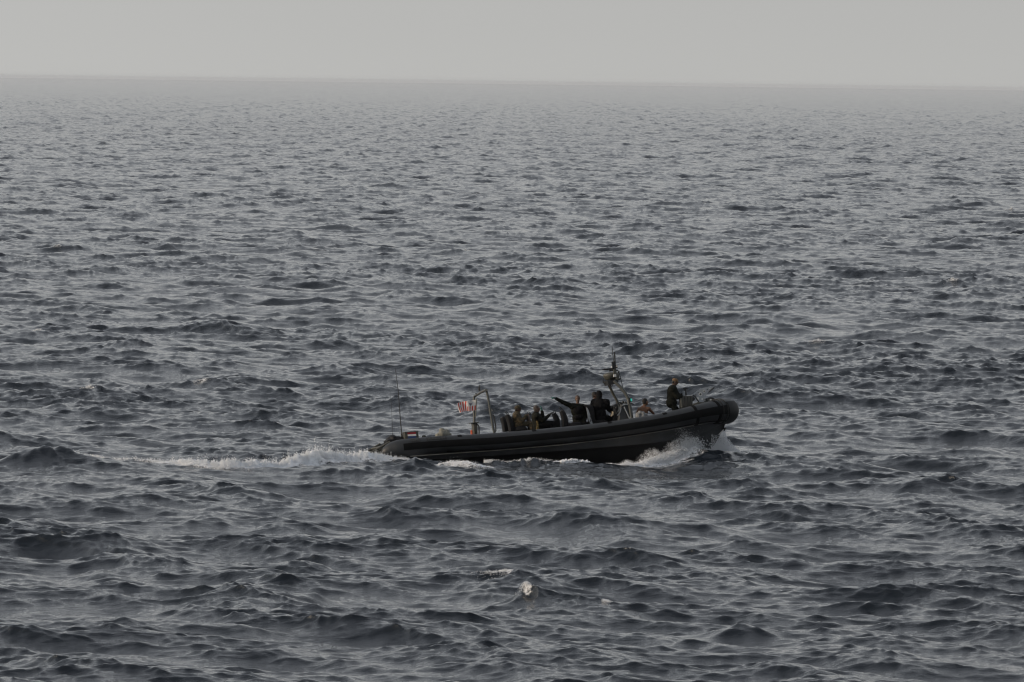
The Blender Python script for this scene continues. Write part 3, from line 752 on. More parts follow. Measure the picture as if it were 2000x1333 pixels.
for a in np.linspace(0, 2 * math.pi, 9)[:-1]:
    for g in (-1, 1):
        mb.add([fpt(rc + q * .42 * math.cos(b), rv + q * math.sin(b), .008 * g) for q, b in ((.12, a), (.17, a), (.17, a + .35), (.12, a + .35))], [(0, 1, 2, 3)], 1)
mb.build('badge', [M_FWHITE, M_FBLUE], fl, t)
# ------------------------------------------------------------------ the crew
def person(label, J, face, skin, jacket, trousers, hair=None, hat=None, hatm=None, gloves=None, point=None, hood=False, bare=False, headtilt=0.0, vest=None, bulk=0.012):
    """J: head, neck, chest, hips and for r / l: sh, el, wr, fi, hi, kn, an, in boat coordinates; face: way the head looks"""
    base = V((J['hips'].x, J['hips'].y, DECK(J['hips'].x)))
    up = (J['neck'] - J['hips']).normalized()
    body_f = J.get('front', V((1, 0, 0))); side = up.cross(body_f).normalized(); body_f = side.cross(up)
    MT = Matrix((body_f, side, up)).transposed()
    f = V(face).normalized(); hu = V((0, 0, 1)) + f * headtilt; hs = hu.cross(f).normalized(); hu = f.cross(hs).normalized()
    MH = Matrix((f, hs, hu)).transposed()
    h = J['head']
    body, cloth, legs = MB(), MB(), MB()
    # head: skull, face, jaw, nose, brow, lips, ears
    body.ball(h + MH @ V((-.008, 0, .018)), (.094, .076, .098), MH)
    body.ball(h + MH @ V((.022, 0, -.035)), (.066, .060, .078), MH)
    body.ball(h + MH @ V((.048, 0, -.088)), (.036, .036, .026), MH)
    body.cap(h + MH @ V((.088, 0, .008)), h + MH @ V((.104, 0, -.028)), .010, .015)
    body.ball(h + MH @ V((.080, 0, .026)), (.014, .046, .010), MH)
    body.ball(h + MH @ V((.086, 0, -.056)), (.010, .024, .008), MH)
    for g in (-1, 1): body.ball(h + MH @ V((-.005, g * .076, -.008)), (.020, .009, .030), MH)
    body.cap(h + MH @ V((-.02, 0, -.06)), J['neck'] - up * .03, .052, .058)
    # trunk
    c = J['neck'].lerp(J['hips'], .30); w = J['neck'].lerp(J['hips'], .66)
    shw = max(.15, (J['shr'] - J['shl']).length / 2)
    for mb, k in ((body, 0.0), (cloth, .014 + bulk)):
        mb.ball(c, (.118 + k, shw - .015 + k, .185 + k), MT); mb.ball(w, (.108 + k, .145 + k, .15 + k), MT)
        if mb is body or not bare: mb.ball(J['hips'], (.125 + k, .165 + k, .125 + k), MT)
        mb.cap(J['shr'], J['shl'], .066 + k, .066 + k)
        mb.cap(J['neck'] - up * .02 - up * k, c, .075 + k * .4, .11 + k)
    legs.ball(J['hips'], (.135, .175, .135), MT)
    for s in 'rl':
        sh, el, wr, fi = J['sh' + s], J['el' + s], J['wr' + s], J['fi' + s]
        for mb, k in ((body, 0.0), (cloth, .014 + bulk * .6)):
            mb.cap(sh, el, .054 + k, .041 + k); mb.cap(el, wr.lerp(el, .06 if mb is cloth else 0), .041 + k, .027 + k * .8)
            if mb is body: mb.cap(sh.lerp(el, .3), sh.lerp(el, .6), .052, .047)
        hi, kn, an = J['hi' + s], J['kn' + s], J['an' + s]
        for mb, k in ((body, 0.0), (legs, .016)):
            mb.cap(hi, kn, .085 + k, .056 + k); mb.cap(kn, an, .056 + k, .038 + k); mb.cap(kn.lerp(an, .2), kn.lerp(an, .5), .058 + k, .050 + k)
        fd = V((body_f.x, body_f.y, 0)).normalized()
        body.cap(an, an + fd * .05 - V((0, 0, .04)), .04, .042).cap(an - V((0, 0, .05)) - fd * .03, an + fd * .17 - V((0, 0, .055)), .038, .034)
    # hands: palm, four bent fingers of different length, thumb off the side
    hands = {}
    for s in 'rl':
        wr, fi, el = J['wr' + s], J['fi' + s], J['el' + s]
        hb = MB() if gloves else body
        d = (fi - wr).normalized(); nrm = d.cross(V((0, 0, 1)) if abs(d.z) < .9 else V((1, 0, 0))).normalized(); dn = nrm.cross(d).normalized()
        if dn.z > 0: dn = -dn; nrm = -nrm                    # palm looks down
        M3 = Matrix((d, nrm, dn)).transposed(); e = .006 if gloves else 0
        hb.cap(wr - d * (.02 if gloves else 0), wr + d * .02, .027 + e, .026 + e); hb.ball(wr + d * .052, (.05, .040 + e, .017 + e), M3)
        for q, (off, ln) in enumerate(((-.030, .068), (-.010, .078), (.010, .074), (.029, .058))):
            a = wr + d * .088 + nrm * off
            straight = (s == point and q == 0)
            b1, b2, b3 = (0, 0, 0) if straight else (.45, 1.15, 1.9) if (s == point or J.get('grip')) else (.15, .4, .7)
            p = a
            for ln_, bb, r0 in ((.42, b1, .0105), (.32, b2, .0095), (.26, b3, .0085)):
                v = d * math.cos(bb) + dn * math.sin(bb); p2 = p + v * ln * ln_ * (1.15 if straight else 1); hb.cap(p, p2, r0 + e, r0 - .0007 + e, 8); p = p2
        tb = wr + d * .028 - nrm * .032; t1 = tb + (d * .6 - nrm * .7 + dn * .25).normalized() * .036
        hb.cap(tb, t1, .013 + e, .011 + e, 8); hb.cap(t1, t1 + (d * .9 - nrm * .25 + dn * .35).normalized() * .03, .011 + e, .009 + e, 8)
        if gloves: hands[s] = hb
    o = body.build('person', skin, None, base, voxel=.008, relax=1)
    o.matrix_world = BOAT @ Matrix.Translation(base); tag(o, label, 'person', 'crew aboard the inflatable boat')
    if not bare: cloth.build('jacket', jacket, o, base, voxel=.013, relax=3, wrinkle=.010)
    legs.build('trousers', trousers, o, base, voxel=.013, relax=3, wrinkle=.008)
    if gloves:
        for s in hands: hands[s].build('glove', gloves[s] if isinstance(gloves, dict) else gloves, o, base, voxel=.006, relax=1)
    for s in 'rl':
        an = J['an' + s]; fd = V((body_f.x, body_f.y, 0)).normalized()
        MB().cap(an + V((0, 0, .08)), an - V((0, 0, .03)), .052, .048).cap(an - V((0, 0, .055)) - fd * .035, an + fd * .185 - V((0, 0, .06)), .044, .040).build('boot', M_DARK, o, base, voxel=.012)
    if hair:
        hb = MB().ball(h + MH @ V((-.018, 0, .030)), (.096, .083, .096), MH).ball(h + MH @ V((-.050, 0, -.02)), (.056, .070, .07), MH)
        hb.build('hair', hair, o, base, voxel=.009, relax=1, wrinkle=.006)
    if hat == 'boonie':
        hb = MB().ball(h + MH @ V((-.006, 0, .052)), (.104, .090, .074), MH)
        rim = [h + MH @ V((-.006 + .158 * math.cos(a), .142 * math.sin(a), .034 - .030 * abs(math.sin(a)) + .012 * math.sin(3 * a))) for a in np.linspace(0, 2 * math.pi, 25)[:-1]]
        c1 = h + MH @ V((-.006, 0, .060)); c2 = h + MH @ V((-.006, 0, .036))
        k = len(rim); hb.add(rim + [c1, c2], [(i, (i + 1) % k, k) for i in range(k)] + [((i + 1) % k, i, k + 1) for i in range(k)])
        hb.build('sun_hat', hatm, o, base, voxel=.008, relax=1, wrinkle=.004)
    if hat == 'cap':
        hb = MB().ball(h + MH @ V((-.010, 0, .046)), (.104, .087, .078), MH)
        MB_ = [h + MH @ V((.06 + .115 * math.cos(a) * .9, .078 * math.sin(a), .036 - .012 * abs(math.sin(a)))) for a in np.linspace(-1.5, 1.5, 12)]
        hb.add(MB_ + [p - hu * .012 for p in MB_], [tuple(range(12))[::-1], tuple(range(12, 24))] + [(i, i + 1, i + 13, i + 12) for i in range(11)] + [(11, 0, 12, 23)])
        hb.build('cap', hatm, o, base, voxel=.007, relax=1)
    if hood:
        hb = MB().ball(h + MH @ V((-.030, 0, .022)), (.100, .096, .110), MH).ball(h + MH @ V((-.045, 0, -.06)), (.085, .095, .08), MH).cap(h + MH @ V((-.04, 0, -.10)), J['neck'], .085, .11)
        hb.build('hood', hatm or jacket, o, base, voxel=.011, relax=2, wrinkle=.006)
    if vest:
        vb = MB().ball(c + body_f * .03, (.125 + bulk, shw - .03 + bulk, .17), MT).ball(w + body_f * .03, (.122 + bulk, .14 + bulk, .12), MT)
        for g in (-1, 1): vb.ball(w + body_f * .13 + side * .07 * g, (.04, .05, .07), MT)
        vb.build('vest', vest, o, base, voxel=.012, relax=2, wrinkle=.006)
    return o

def legs_sit(hx, hz, lat, fwd=V((1, 0, 0)), spread=.11, knee_up=0.02):
    """hips at (x, z): thighs forward, shins down to the deck"""
    d = {}; sd = V((0, 0, 1)).cross(fwd)
    for s, g in (('r', -1), ('l', 1)):
        hp = V((hx, lat, hz)) + sd * spread * .8 * g
        kn = hp + fwd * .42 + sd * .05 * g + V((0, 0, knee_up)); fl = DECK(kn.x) + .09
        an = kn + fwd * .05; an.z = min(max(fl, kn.z - .46), kn.z - .25)
        d['hi' + s], d['kn' + s], d['an' + s] = hp, kn, an
    return d

# 1 camouflage clothing and sun hat
L = -.46; hp = P(1010, 831, L)
J = dict(head=P(1011.5, 799.5, L), neck=P(1009.5, 809.5, L), hips=hp, shr=P(1008, 813, L - .17), shl=P(1010, 813, L + .17),
         elr=P(1018, 823.5, L - .2), wrr=P(1028, 812, L - .12), fir=P(1033, 806, L - .05), ell=P(1020, 823, L + .2), wrl=P(1030, 812, L + .1), fil=P(1035, 807.5, L + .05),
         front=V((1, 0, 0)), grip=1, **legs_sit(hp.x, hp.z, L))
person('seated person in camouflage clothing and floppy brimmed hat gripping the seat ahead', J, (1, 0, -.12), M_SKIN3, M_CAMO, M_CAMO, hair=M_HAIR, hat='boonie', hatm=M_CAMO, gloves=M_BLACKGLOVE, bulk=.022)
# 2 dark clothing, brown grey hair
L = .30; hp = P(1050, 834, L)
J = dict(head=P(1048.5, 799, L), neck=P(1046.5, 810, L), hips=hp, shr=P(1047.5, 814, L - .18), shl=P(1049.5, 814, L + .18),
         elr=P(1061.5, 821.5, L - .2), wrr=P(1073.5, 810.5, L - .08), fir=P(1080, 803.5, L), ell=P(1060, 815, L + .22), wrl=P(1058.5, 803, L + .14), fil=P(1056.5, 789, L + .1),
         front=V((1, 0, 0)), **legs_sit(hp.x, hp.z, L))
o = person('seated person in dark clothes with brown grey hair, one teal glove raised', J, (1, -.15, 0), M_SKIN, M_GREENCLOTH, M_BLACKCLOTH, hair=M_HAIRB, gloves={'r': M_BLACKGLOVE, 'l': M_TEAL}, vest=M_BLACKCLOTH, bulk=.03)
M_YELLOW = camo('tan webbing', [(0.10, 0.07, 0.02), (0.28, 0.19, 0.06), (0.06, 0.045, 0.02), (0.34, 0.24, 0.08)], 30)
hb = V((J['hips'].x, J['hips'].y, DECK(J['hips'].x)))
MB().prism([P(a, b, 0) for a, b in ((1048.5, 822), (1051, 823), (1053.5, 838), (1048, 839), (1049.5, 830))], .02, .08, bev=.2).build('pouch', M_YELLOW, o, hb)
# 3 the one who points aft
L = -.02; hp = P(1129, 829, L)
J = dict(head=P(1128, 779.5, L), neck=P(1128, 791.5, L), hips=hp, shr=P(1117.5, 794, L - .04), shl=P(1139.5, 796, L + .04),
         elr=P(1100.5, 786.5, L - .12), wrr=P(1085, 778.5, L - .22), fir=P(1074, 774.5, L - .3), ell=P(1143.5, 813, L - .02), wrl=P(1140.5, 826, L - .14), fil=P(1138, 833, L - .2),
         front=V((-.05, -1, 0)), **legs_sit(hp.x, hp.z, L, V((.55, -.83, 0)), knee_up=-.05))
person('person in dark jacket facing the camera, arm stretched aft and teal gloved finger pointing', J, (-.25, -1, -.05), M_SKIN, M_GREENCLOTH, M_BLACKCLOTH, hair=M_HAIRB, gloves=M_TEAL, point='r', vest=M_BLACKCLOTH, bulk=.03)
# 4 broad figure in black hood
L = -.05; hp = P(1172, 820, L)
J = dict(head=P(1171.5, 770.5, L), neck=P(1170, 782, L), hips=hp, shr=P(1184, 787.5, L - .06), shl=P(1161, 787, L + .08),
         elr=P(1189, 799, L), wrr=P(1192.5, 803.5, L + .12), fir=P(1197, 802.5, L + .16), ell=P(1158, 799, L + .2), wrl=P(1168, 806, L + .3), fil=P(1176, 805, L + .3),
         front=V((.45, .89, 0)), grip=1, **legs_sit(hp.x, hp.z, L, V((.9, .43, 0)), knee_up=.02))
person('broad person in black hooded jacket with back to the camera below the mast', J, (.8, .55, 0), M_SKIN3, M_BLACKCLOTH, M_BLACKCLOTH, hair=M_HAIR, hood=True, gloves=M_BLACKGLOVE, bulk=.055)
# 5 half hidden behind
L = .62; hp = P(1160, 818, L)
J = dict(head=P(1162.5, 772.5, L), neck=P(1161, 783, L), hips=hp, shr=P(1160.5, 788, L - .18), shl=P(1162.5, 788, L + .18),
         elr=P(1162, 801, L - .2), wrr=P(1172, 802, L - .1), fir=P(1178, 801, L - .08), ell=P(1163, 801, L + .2), wrl=P(1173, 802, L + .1), fil=P(1179, 801, L + .08),
         front=V((1, 0, 0)), grip=1, **legs_sit(hp.x, hp.z, L))
person('dark haired person mostly hidden behind the broad black hooded one', J, (1, -.2, 0), M_SKIN3, M_BLACKCLOTH, M_BLACKCLOTH, hair=M_HAIR, gloves=M_BLACKGLOVE)
# 6 bare back
L = -.25; hp = P(1254, 820, L)
J = dict(head=P(1260.5, 785.5, L), neck=P(1258, 795.5, L), hips=hp, shr=P(1267.5, 799, L - .10), shl=P(1248.5, 799.5, L + .12),
         elr=P(1275, 806.5, L + .0), wrr=P(1281, 815, L + .12), fir=P(1284, 820, L + .14), ell=P(1243.5, 808, L + .05), wrl=P(1242.5, 819, L), fil=P(1244, 826, L),
         front=V((.45, .89, 0)), **legs_sit(hp.x, hp.z, L, V((.8, .6, 0)), knee_up=.05))
person('bare backed person with short black hair sitting forward of the console', J, (.95, .35, -.05), M_SKIN2, M_TAN, M_BLACKCLOTH, hair=M_HAIR, bare=True)
# 7 standing at the bow
L = -.12; hp = P(1311.5, 787, L)
fz = DECK(hp.x) + .10
J = dict(head=P(1318.5, 746.5, L), neck=P(1314, 757, L), hips=hp, shr=P(1313.5, 761, L - .19), shl=P(1315.5, 761, L + .19),
         elr=P(1322.5, 775.5, L - .22), wrr=P(1332.5, 775.5, L - .12), fir=P(1338, 775, L - .05), ell=P(1325, 774, L + .18), wrl=P(1334, 771, L + .1), fil=P(1338, 766, L + .06),
         front=V((1, 0, 0)), grip=1, hir=hp + V((0, -.1, 0)), hil=hp + V((0, .1, 0)), knr=hp + V((.10, -.12, -.40)), knl=hp + V((.26, .12, -.34)),
         anr=V((hp.x - .05, L - .13, fz)), anl=V((hp.x + .22, L + .13, fz)))
person('standing person in dark jacket and tan peaked cap working at the bow', J, (1, -.1, -.45), M_SKIN, M_GREENCLOTH, M_GREENCLOTH, hair=M_HAIR, hat='cap', hatm=M_TAN, bulk=.045)
# ------------------------------------------------------------------ foam and spray
rng = np.random.default_rng(3)
M_FOAM = mat('sea foam', (0.86, 0.88, 0.90), 0.9, var=0.06, scale=5, bump=0.4, bscale=14)
CAPS = [(922, 1100, 9, 30), (985, 1150, 5, 18), (940, 1152, 5, 18), (1062, 1166, 8, 16), (1583, 685, 7, 14), (1960, 414, 6, 16), (1848, 565, 4, 16), (66, 646, 6, 22),
        (112, 796, 6, 18), (107, 484, 3, 14), (940, 510, 3, 10), (1230, 1195, 3, 14), (370, 745, 3, 14)]

def along(prof, n):
    a = np.array(prof, float); x = rng.uniform(a[0, 0], a[-1, 0], n)
    return x, np.interp(x, a[:, 0], a[:, 1]), np.interp(x, a[:, 0], a[:, 2])

def scatter(name, pts, rad, label, sub=1, squash=1.0, rough=0.35):
    """many small irregular drops and lumps as one mass"""
    bm = bmesh.new()
    if sub: bmesh.ops.create_icosphere(bm, subdivisions=sub, radius=1)
    else: bmesh.ops.create_icosphere(bm, subdivisions=0 or 1, radius=1)
    tv = np.array([v.co[:] for v in bm.verts]); tf = np.array([[v.index for v in f.verts] for f in bm.faces]); bm.free()
    if sub == 0:
        tv = np.array([(1, 0, 0), (-1, 0, 0), (0, 1, 0), (0, -1, 0), (0, 0, 1), (0, 0, -1)], float)
        tf = np.array([(0, 2, 4), (2, 1, 4), (1, 3, 4), (3, 0, 4), (2, 0, 5), (1, 2, 5), (3, 1, 5), (0, 3, 5)])
    n = len(pts); k = len(tv)
    jit = 1 + rough * rng.normal(size=(n, k, 1)).clip(-1.6, 2.2)
    v = tv[None] * jit * rad[:, None, None]; v[..., 2] *= squash
    v = (v + pts[:, None, :]).reshape(-1, 3)
    f = (tf[None] + (np.arange(n) * k)[:, None, None]).reshape(-1, 3)
    me = bpy.data.meshes.new(name)
    me.vertices.add(len(v)); me.vertices.foreach_set('co', v.astype(np.float32).ravel())
    me.loops.add(f.size); me.loops.foreach_set('vertex_index', f.ravel().astype(np.int32))
    me.polygons.add(len(f)); me.polygons.foreach_set('loop_start', (np.arange(len(f)) * 3).astype(np.int32))
    me.update(calc_edges=True); me.materials.append(M_FOAM)
    if sub: me.polygons.foreach_set('use_smooth', np.ones(len(f), bool))
    o = bpy.data.objects.new(name, me); COL.objects.link(o); tag(o, label, kind='stuff'); return o

zs = Z.copy()
near_m = (np.abs(X) < 26) & (Y > 158) & (Y < 393)
NX_, NY_, NZ_ = X[near_m], Y[near_m], Z[near_m]
cell = {}
hg = np.full((int(52 / .15), int(235 / .15)), np.nan, np.float32)
hg[((NX_ + 26) / .15).astype(int).clip(0, hg.shape[0] - 1), ((NY_ - 158) / .15).astype(int).clip(0, hg.shape[1] - 1)] = NZ_
def sea_z(x, y):
    """height of the finished water surface"""
    i = ((x + 26) / .15).astype(int).clip(1, hg.shape[0] - 2); j = ((y - 158) / .15).astype(int).clip(1, hg.shape[1] - 2)
    st_ = np.stack([hg[i + a, j + b] for a in (-1, 0, 1) for b in (-1, 0, 1)]); return np.nan_to_num(np.nanmean(st_, 0))

SCL = F / BO.y          # px per metre at the boat
def place(x, base, up, dj=0.5):
    """photo measurements to points: foot on the mean sea, up px above it"""
    p = np.array([on_sea(a, b)[:] for a, b in zip(x, base)])
    sc = F / p[:, 1]; p[:, 1] += rng.normal(0, dj, len(x)); z0 = sea_z(p[:, 0], p[:, 1])
    p[:, 2] = up / sc + z0; return p

# broken lumps along the wake, fingers of thrown water, droplets above
def foam_bank(name, prof, n, label, dj=.45, drops=2500):
    x, b, h = along(prof, n)
    nz = np.array([mnoise.noise(V((q / 9.0, 3.1, 0))) + .6 * mnoise.noise(V((q / 3.3, 9.1, 0))) for q in x])
    h2 = h * (0.62 + 0.75 * nz).clip(.12, 1.25)
    u = rng.random(n) ** .8
    p = place(x, b, u ** 2 * h2 * .55 - .3, dj * .8); r = rng.uniform(.005, .017, n) * (1.25 - .6 * u) * np.sqrt((h / 14).clip(.3, 1.2))
    scatter(name, p, r, label, 1, .85)
    x, b, h = along(prof, drops); u = rng.random(drops) ** 1.6 * 1.55
    nz = np.array([mnoise.noise(V((q / 9.0, 3.1, 0))) + .6 * mnoise.noise(V((q / 3.3, 9.1, 0))) for q in x])
    p = place(x, b, u * h * .8 * (0.62 + 0.75 * nz).clip(.2, 1.3), dj); r = rng.uniform(.006, .022, drops) * (1.2 - .5 * u)
    scatter(name.replace('foam', 'spray') if 'foam' in name else name, p, r.clip(.004), 'fine droplets thrown above the ' + label.split(' ', 1)[1], 0)

SPL = [(105, 893, 2), (140, 895, 14), (170, 900, 12), (215, 905, 4)]
x, b, h = along(SPL, 2600); p = place(x, b, rng.random(2600) ** 1.5 * h, .3); scatter('crest_spray', p, rng.uniform(.006, .02, 2600), 'fine spray blown off the dark wave at the far left', 0)
foam_bank('wake_foam', WAKE, 55000, 'white churned foam trailing astern of the boat', .4, 5000)
foam_bank('wash_foam', PATCH1, 2600, 'white foam tumbling against the after hull side', .25, 300)
x, b, h = along(PATCH2, 7000); p = place(x, b - 1, rng.normal(0, 1.6, 7000).clip(-3) + rng.random(7000) ** 2 * 4, .12); scatter('wash_foam', p, rng.uniform(.004, .014, 7000), 'thin foam sliding along the middle of the hull', 0)
x, b, h = along(PATCH3, 260); p = place(x, b, rng.random(260) * h, .15); scatter('wash_foam', p, rng.uniform(.02, .05, 260), 'small foam patch beside the forward hull', 1)
# bow wave: dense sheet low down, thinning droplets up the hull side
n = 95000; x, b, h = along(BOW, n)
nz = np.array([mnoise.noise(V((q / 14.0, 1.7, 0))) for q in x]); keep_h = h * (.7 + .6 * nz)
u = rng.random(n) ** 1.6 * 1.12
up = u * keep_h
clump = np.array([mnoise.noise(V((q / 6.0, w / 6.0, 5.5))) + .5 * mnoise.noise(V((q / 2.2, w / 2.2, 2.5))) for q, w in zip(x, up)])
k = clump * .8 + rng.normal(0, .28, n) > (-.30 + .52 * u)
x, b, up, u = x[k], b[k], up[k], u[k]
x = x + rng.normal(0, 3, len(x)); p = place(x, b, up, .22); scatter('bow_spray', p, rng.uniform(.004, .0115, len(p)) * (1.15 - .6 * u.clip(0, 1)), 'burst of white spray thrown up beside the bow', 0)
x, b, h = along([q for q in BOW if 1215 < q[0] < 1445], 9000); u = rng.random(9000) ** 1.4 * .40
p = place(x, b, u * h - 1, .3); scatter('bow_foam', p, rng.uniform(.006, .024, 9000), 'solid white water at the foot of the bow spray', 1)
FORE = [(1388, 899, 34), (1410, 898, 34), (1428, 898, 24), (1445, 899, 12), (1462, 900, 3)]
x, b, h = along(FORE, 14000); u = rng.random(14000) ** 1.7; p = place(x, b, u * h, .35)
scatter('bow_mist', p, rng.uniform(.003, .010, 14000), 'low pale mist drifting ahead of the stem', 0)
VEIL = [(1330, 900, 30), (1365, 899, 55), (1395, 897, 66), (1412, 896, 58), (1420, 896, 30)]
x, b, h = along(VEIL, 22000); u = rng.random(22000) ** 1.1; p = place(x, b, u * h, .2)
scatter('bow_mist', p, rng.uniform(.003, .009, 22000), 'fine droplets veiling the forefoot of the hull', 0)
# breaking caps on single crests: the highest water near the measured place
CAPP = []
for a, b, hh, ww in CAPS:
    q = on_sea(a, b); sc = F / q.y
    m = np.nonzero((np.abs(X - q.x) < 26 / sc + .3) & (np.abs(Y - q.y) < 10 * 3.0 / sc * 20 + 1.5))[0]
    t = m[int(np.argmax(Z[m]))]; q = V((X[t], Y[t], Z[t])); CAPP.append((q, hh, ww)); n = 650
    wx = ww / sc; e = ((X[m] - q.x) / wx) ** 2 + ((Y[m] - q.y) / .45) ** 2
    w_ = np.exp(-1.6 * e) * (e < 3); w_ = w_ * np.clip(Z[m] - q.z + .25, .02, 1); k = m[rng.choice(len(m), n, p=w_ / w_.sum())]
    ex = X[k] + rng.normal(0, .03, n); ey = Y[k] + rng.normal(0, .05, n)
    rag = np.clip(.5 + .9 * np.sin(ex * 9 + q.x) * np.sin(ex * 23 + 1) + .4, .05, 1.4)
    zz = Z[k] + rng.random(n) ** 2 * .38 * hh / sc * np.exp(-((ex - q.x) / wx) ** 2) * rag
    dx_, dy_ = ex - q.x, ey - q.y
    scatter('breaking_crest', np.stack([q.x + dx_, q.y + dy_, zz], -1), rng.uniform(.15, .5, n) * min(.020, 1.1 / sc), 'small white cap breaking on a wave crest', 1)

# foam lying on the water: distance to the lines above
def smear(prof, half, gain):
    global foam
    pts = [on_sea(a, b) for a, b, _ in prof]
    m = np.zeros(len(X), np.float32)
    sel = (Y > min(p.y for p in pts) - 6) & (Y < max(p.y for p in pts) + 6) & (np.abs(X) < 30)
    xs_, ys_ = X[sel], Y[sel]; best = np.full(len(xs_), 1e9)
    for a, b in zip(pts[:-1], pts[1:]):
        dx_, dy_ = b.x - a.x, b.y - a.y; t = (((xs_ - a.x) * dx_ + (ys_ - a.y) * dy_) / (dx_ ** 2 + dy_ ** 2)).clip(0, 1)
        best = np.minimum(best, np.hypot(xs_ - a.x - t * dx_, ys_ - a.y - t * dy_))
    m[sel] = gain * np.exp(-(best / half) ** 2); foam = np.maximum(foam, m)
smear([q for q in WAKE if q[0] > 330], 1.1, .68); smear(WAKE, 1.8, .47); smear(PATCH1, .6, .62); smear(PATCH3, .45, .6); smear([q for q in BOW if q[0] > 1215], 1.3, .62)
for q, hh, ww in CAPP:
    s_ = ww / (F / q.y)
    foam = np.maximum(foam, (.55 * np.exp(-((X - q.x - .3 * s_) / (1.1 * s_)) ** 2 - ((Y - q.y) / max(.45, s_)) ** 2)).astype(np.float32))
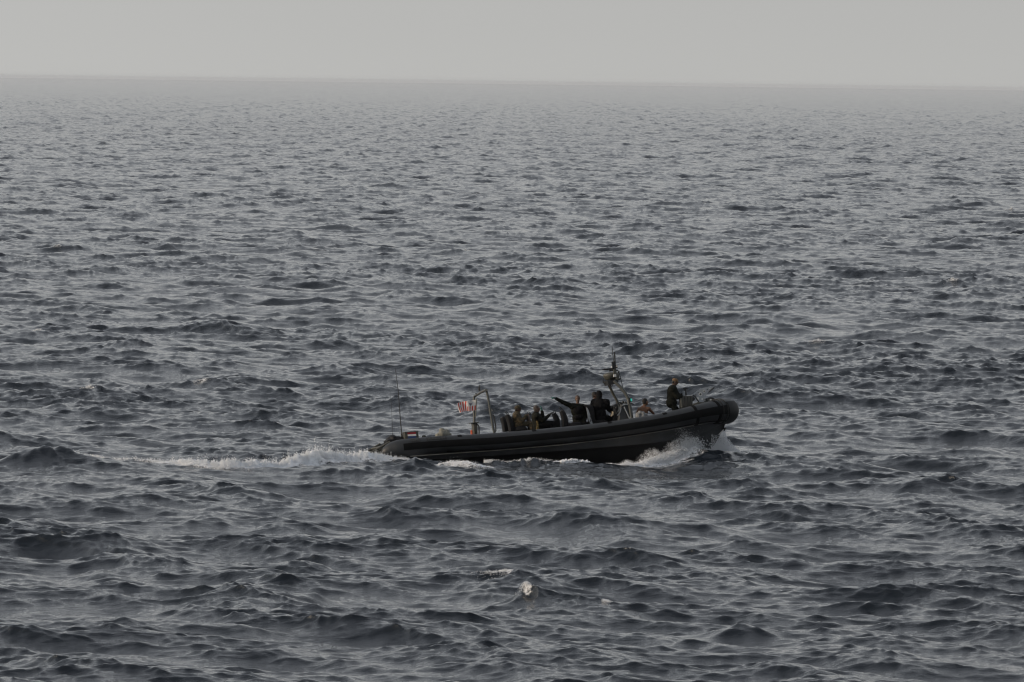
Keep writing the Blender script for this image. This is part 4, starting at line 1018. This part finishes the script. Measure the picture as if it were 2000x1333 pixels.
def build_sea(foam):
    idx = np.arange(nr * nc).reshape(nr, nc)
    a = idx[:-1, :]; b = idx[1:, :]
    q = np.stack([a, np.roll(a, -1, 1), np.roll(b, -1, 1), b], -1).reshape(-1, 4)
    me = bpy.data.meshes.new('sea')
    me.vertices.add(nr * nc)
    me.vertices.foreach_set('co', np.stack([X, Y, Z], -1).astype(np.float32).ravel())
    me.loops.add(q.size); me.loops.foreach_set('vertex_index', q.ravel().astype(np.int32))
    me.polygons.add(len(q))
    me.polygons.foreach_set('loop_start', (np.arange(len(q)) * 4).astype(np.int32))
    me.polygons.foreach_set('use_smooth', np.ones(len(q), bool))
    at = me.attributes.new('foam', 'FLOAT', 'POINT'); at.data.foreach_set('value', foam)
    me.update(calc_edges=True)
    m = bpy.data.materials.new('sea water'); m.use_nodes = True
    n, l = m.node_tree.nodes, m.node_tree.links
    b = n['Principled BSDF']
    b.inputs['Base Color'].default_value = (0.008, 0.012, 0.018, 1)
    b.inputs['IOR'].default_value = 1.333
    b.inputs['Roughness'].default_value = 0.03
    g = n.new('ShaderNodeNewGeometry')
    mp = n.new('ShaderNodeMapping'); mp.inputs['Rotation'].default_value = (0, 0, R(20)); mp.inputs['Scale'].default_value = (0.7, 1.5, 1)
    l.new(g.outputs['Position'], mp.inputs['Vector'])
    z1 = n.new('ShaderNodeTexNoise'); z1.inputs['Scale'].default_value = 4.4; z1.inputs['Detail'].default_value = 5; z1.inputs['Roughness'].default_value = 0.68
    l.new(mp.outputs[0], z1.inputs['Vector'])
    bp = n.new('ShaderNodeBump'); bp.inputs['Strength'].default_value = 1.0; bp.inputs['Distance'].default_value = 0.027
    l.new(z1.outputs[0], bp.inputs['Height'])
    # wavelets too small for the far part of the mesh
    ln = n.new('ShaderNodeVectorMath'); ln.operation = 'LENGTH'; l.new(g.outputs['Position'], ln.inputs[0])
    fr = n.new('ShaderNodeMapRange'); l.new(ln.outputs['Value'], fr.inputs[0])
    fr.inputs['From Min'].default_value = 350; fr.inputs['From Max'].default_value = 1800; fr.inputs['To Max'].default_value = 0.25
    z4 = n.new('ShaderNodeTexNoise'); z4.inputs['Scale'].default_value = 0.9; z4.inputs['Detail'].default_value = 3; l.new(mp.outputs[0], z4.inputs['Vector'])
    b4 = n.new('ShaderNodeBump'); b4.inputs['Strength'].default_value = 1.0; l.new(fr.outputs[0], b4.inputs['Distance'])
    l.new(z4.outputs[0], b4.inputs['Height']); l.new(b4.outputs[0], bp.inputs['Normal'])
    l.new(bp.outputs[0], b.inputs['Normal'])
    # foam
    fa = n.new('ShaderNodeAttribute'); fa.attribute_name = 'foam'
    z2 = n.new('ShaderNodeTexNoise'); z2.inputs['Scale'].default_value = 7; z2.inputs['Detail'].default_value = 8; z2.inputs['Roughness'].default_value = 0.7
    l.new(g.outputs['Position'], z2.inputs['Vector'])
    mx = n.new('ShaderNodeMath'); mx.operation = 'ADD'; l.new(fa.outputs['Fac'], mx.inputs[0]); l.new(z2.outputs[0], mx.inputs[1])
    rg = n.new('ShaderNodeMapRange'); l.new(mx.outputs[0], rg.inputs[0])
    rg.inputs['From Min'].default_value = 0.92; rg.inputs['From Max'].default_value = 1.08
    fb = n.new('ShaderNodeBsdfPrincipled'); fb.inputs['Base Color'].default_value = (0.84, 0.86, 0.88, 1); fb.inputs['Roughness'].default_value = 0.9
    z3 = n.new('ShaderNodeBump'); z3.inputs['Strength'].default_value = 0.8; z3.inputs['Distance'].default_value = 0.05
    l.new(z2.outputs[0], z3.inputs['Height']); l.new(z3.outputs[0], fb.inputs['Normal'])
    ms = n.new('ShaderNodeMixShader'); l.new(rg.outputs[0], ms.inputs[0]); l.new(b.outputs[0], ms.inputs[1]); l.new(fb.outputs[0], ms.inputs[2])
    l.new(ms.outputs[0], n['Material Output'].inputs['Surface'])
    me.materials.append(m)
    o = bpy.data.objects.new('sea', me); COL.objects.link(o)
    tag(o, kind='structure', label='open choppy grey blue sea reaching to the hazy horizon')
build_sea(foam)
# ------------------------------------------------------------------ air
def haze():
    bm = bmesh.new(); bmesh.ops.create_cube(bm, size=1.0)
    for v in bm.verts:
        v.co = Vector((v.co.x * 100000, v.co.y * 100000, -6.0 if v.co.z < 0 else 16.0))
    me = bpy.data.meshes.new('haze'); bm.to_mesh(me)
    m = bpy.data.materials.new('sea haze'); m.use_nodes = True
    n, l = m.node_tree.nodes, m.node_tree.links
    n.remove(n['Principled BSDF'])
    v = n.new('ShaderNodeVolumePrincipled'); v.inputs['Color'].default_value = (0.87, 0.90, 0.97, 1)
    v.inputs['Density'].default_value = 0.000013
    l.new(v.outputs[0], n['Material Output'].inputs['Volume'])
    me.materials.append(m)
    o = bpy.data.objects.new('haze', me); COL.objects.link(o)
    tag(o, 'thin grey sea haze that pales the water towards the horizon', kind='stuff')
haze()
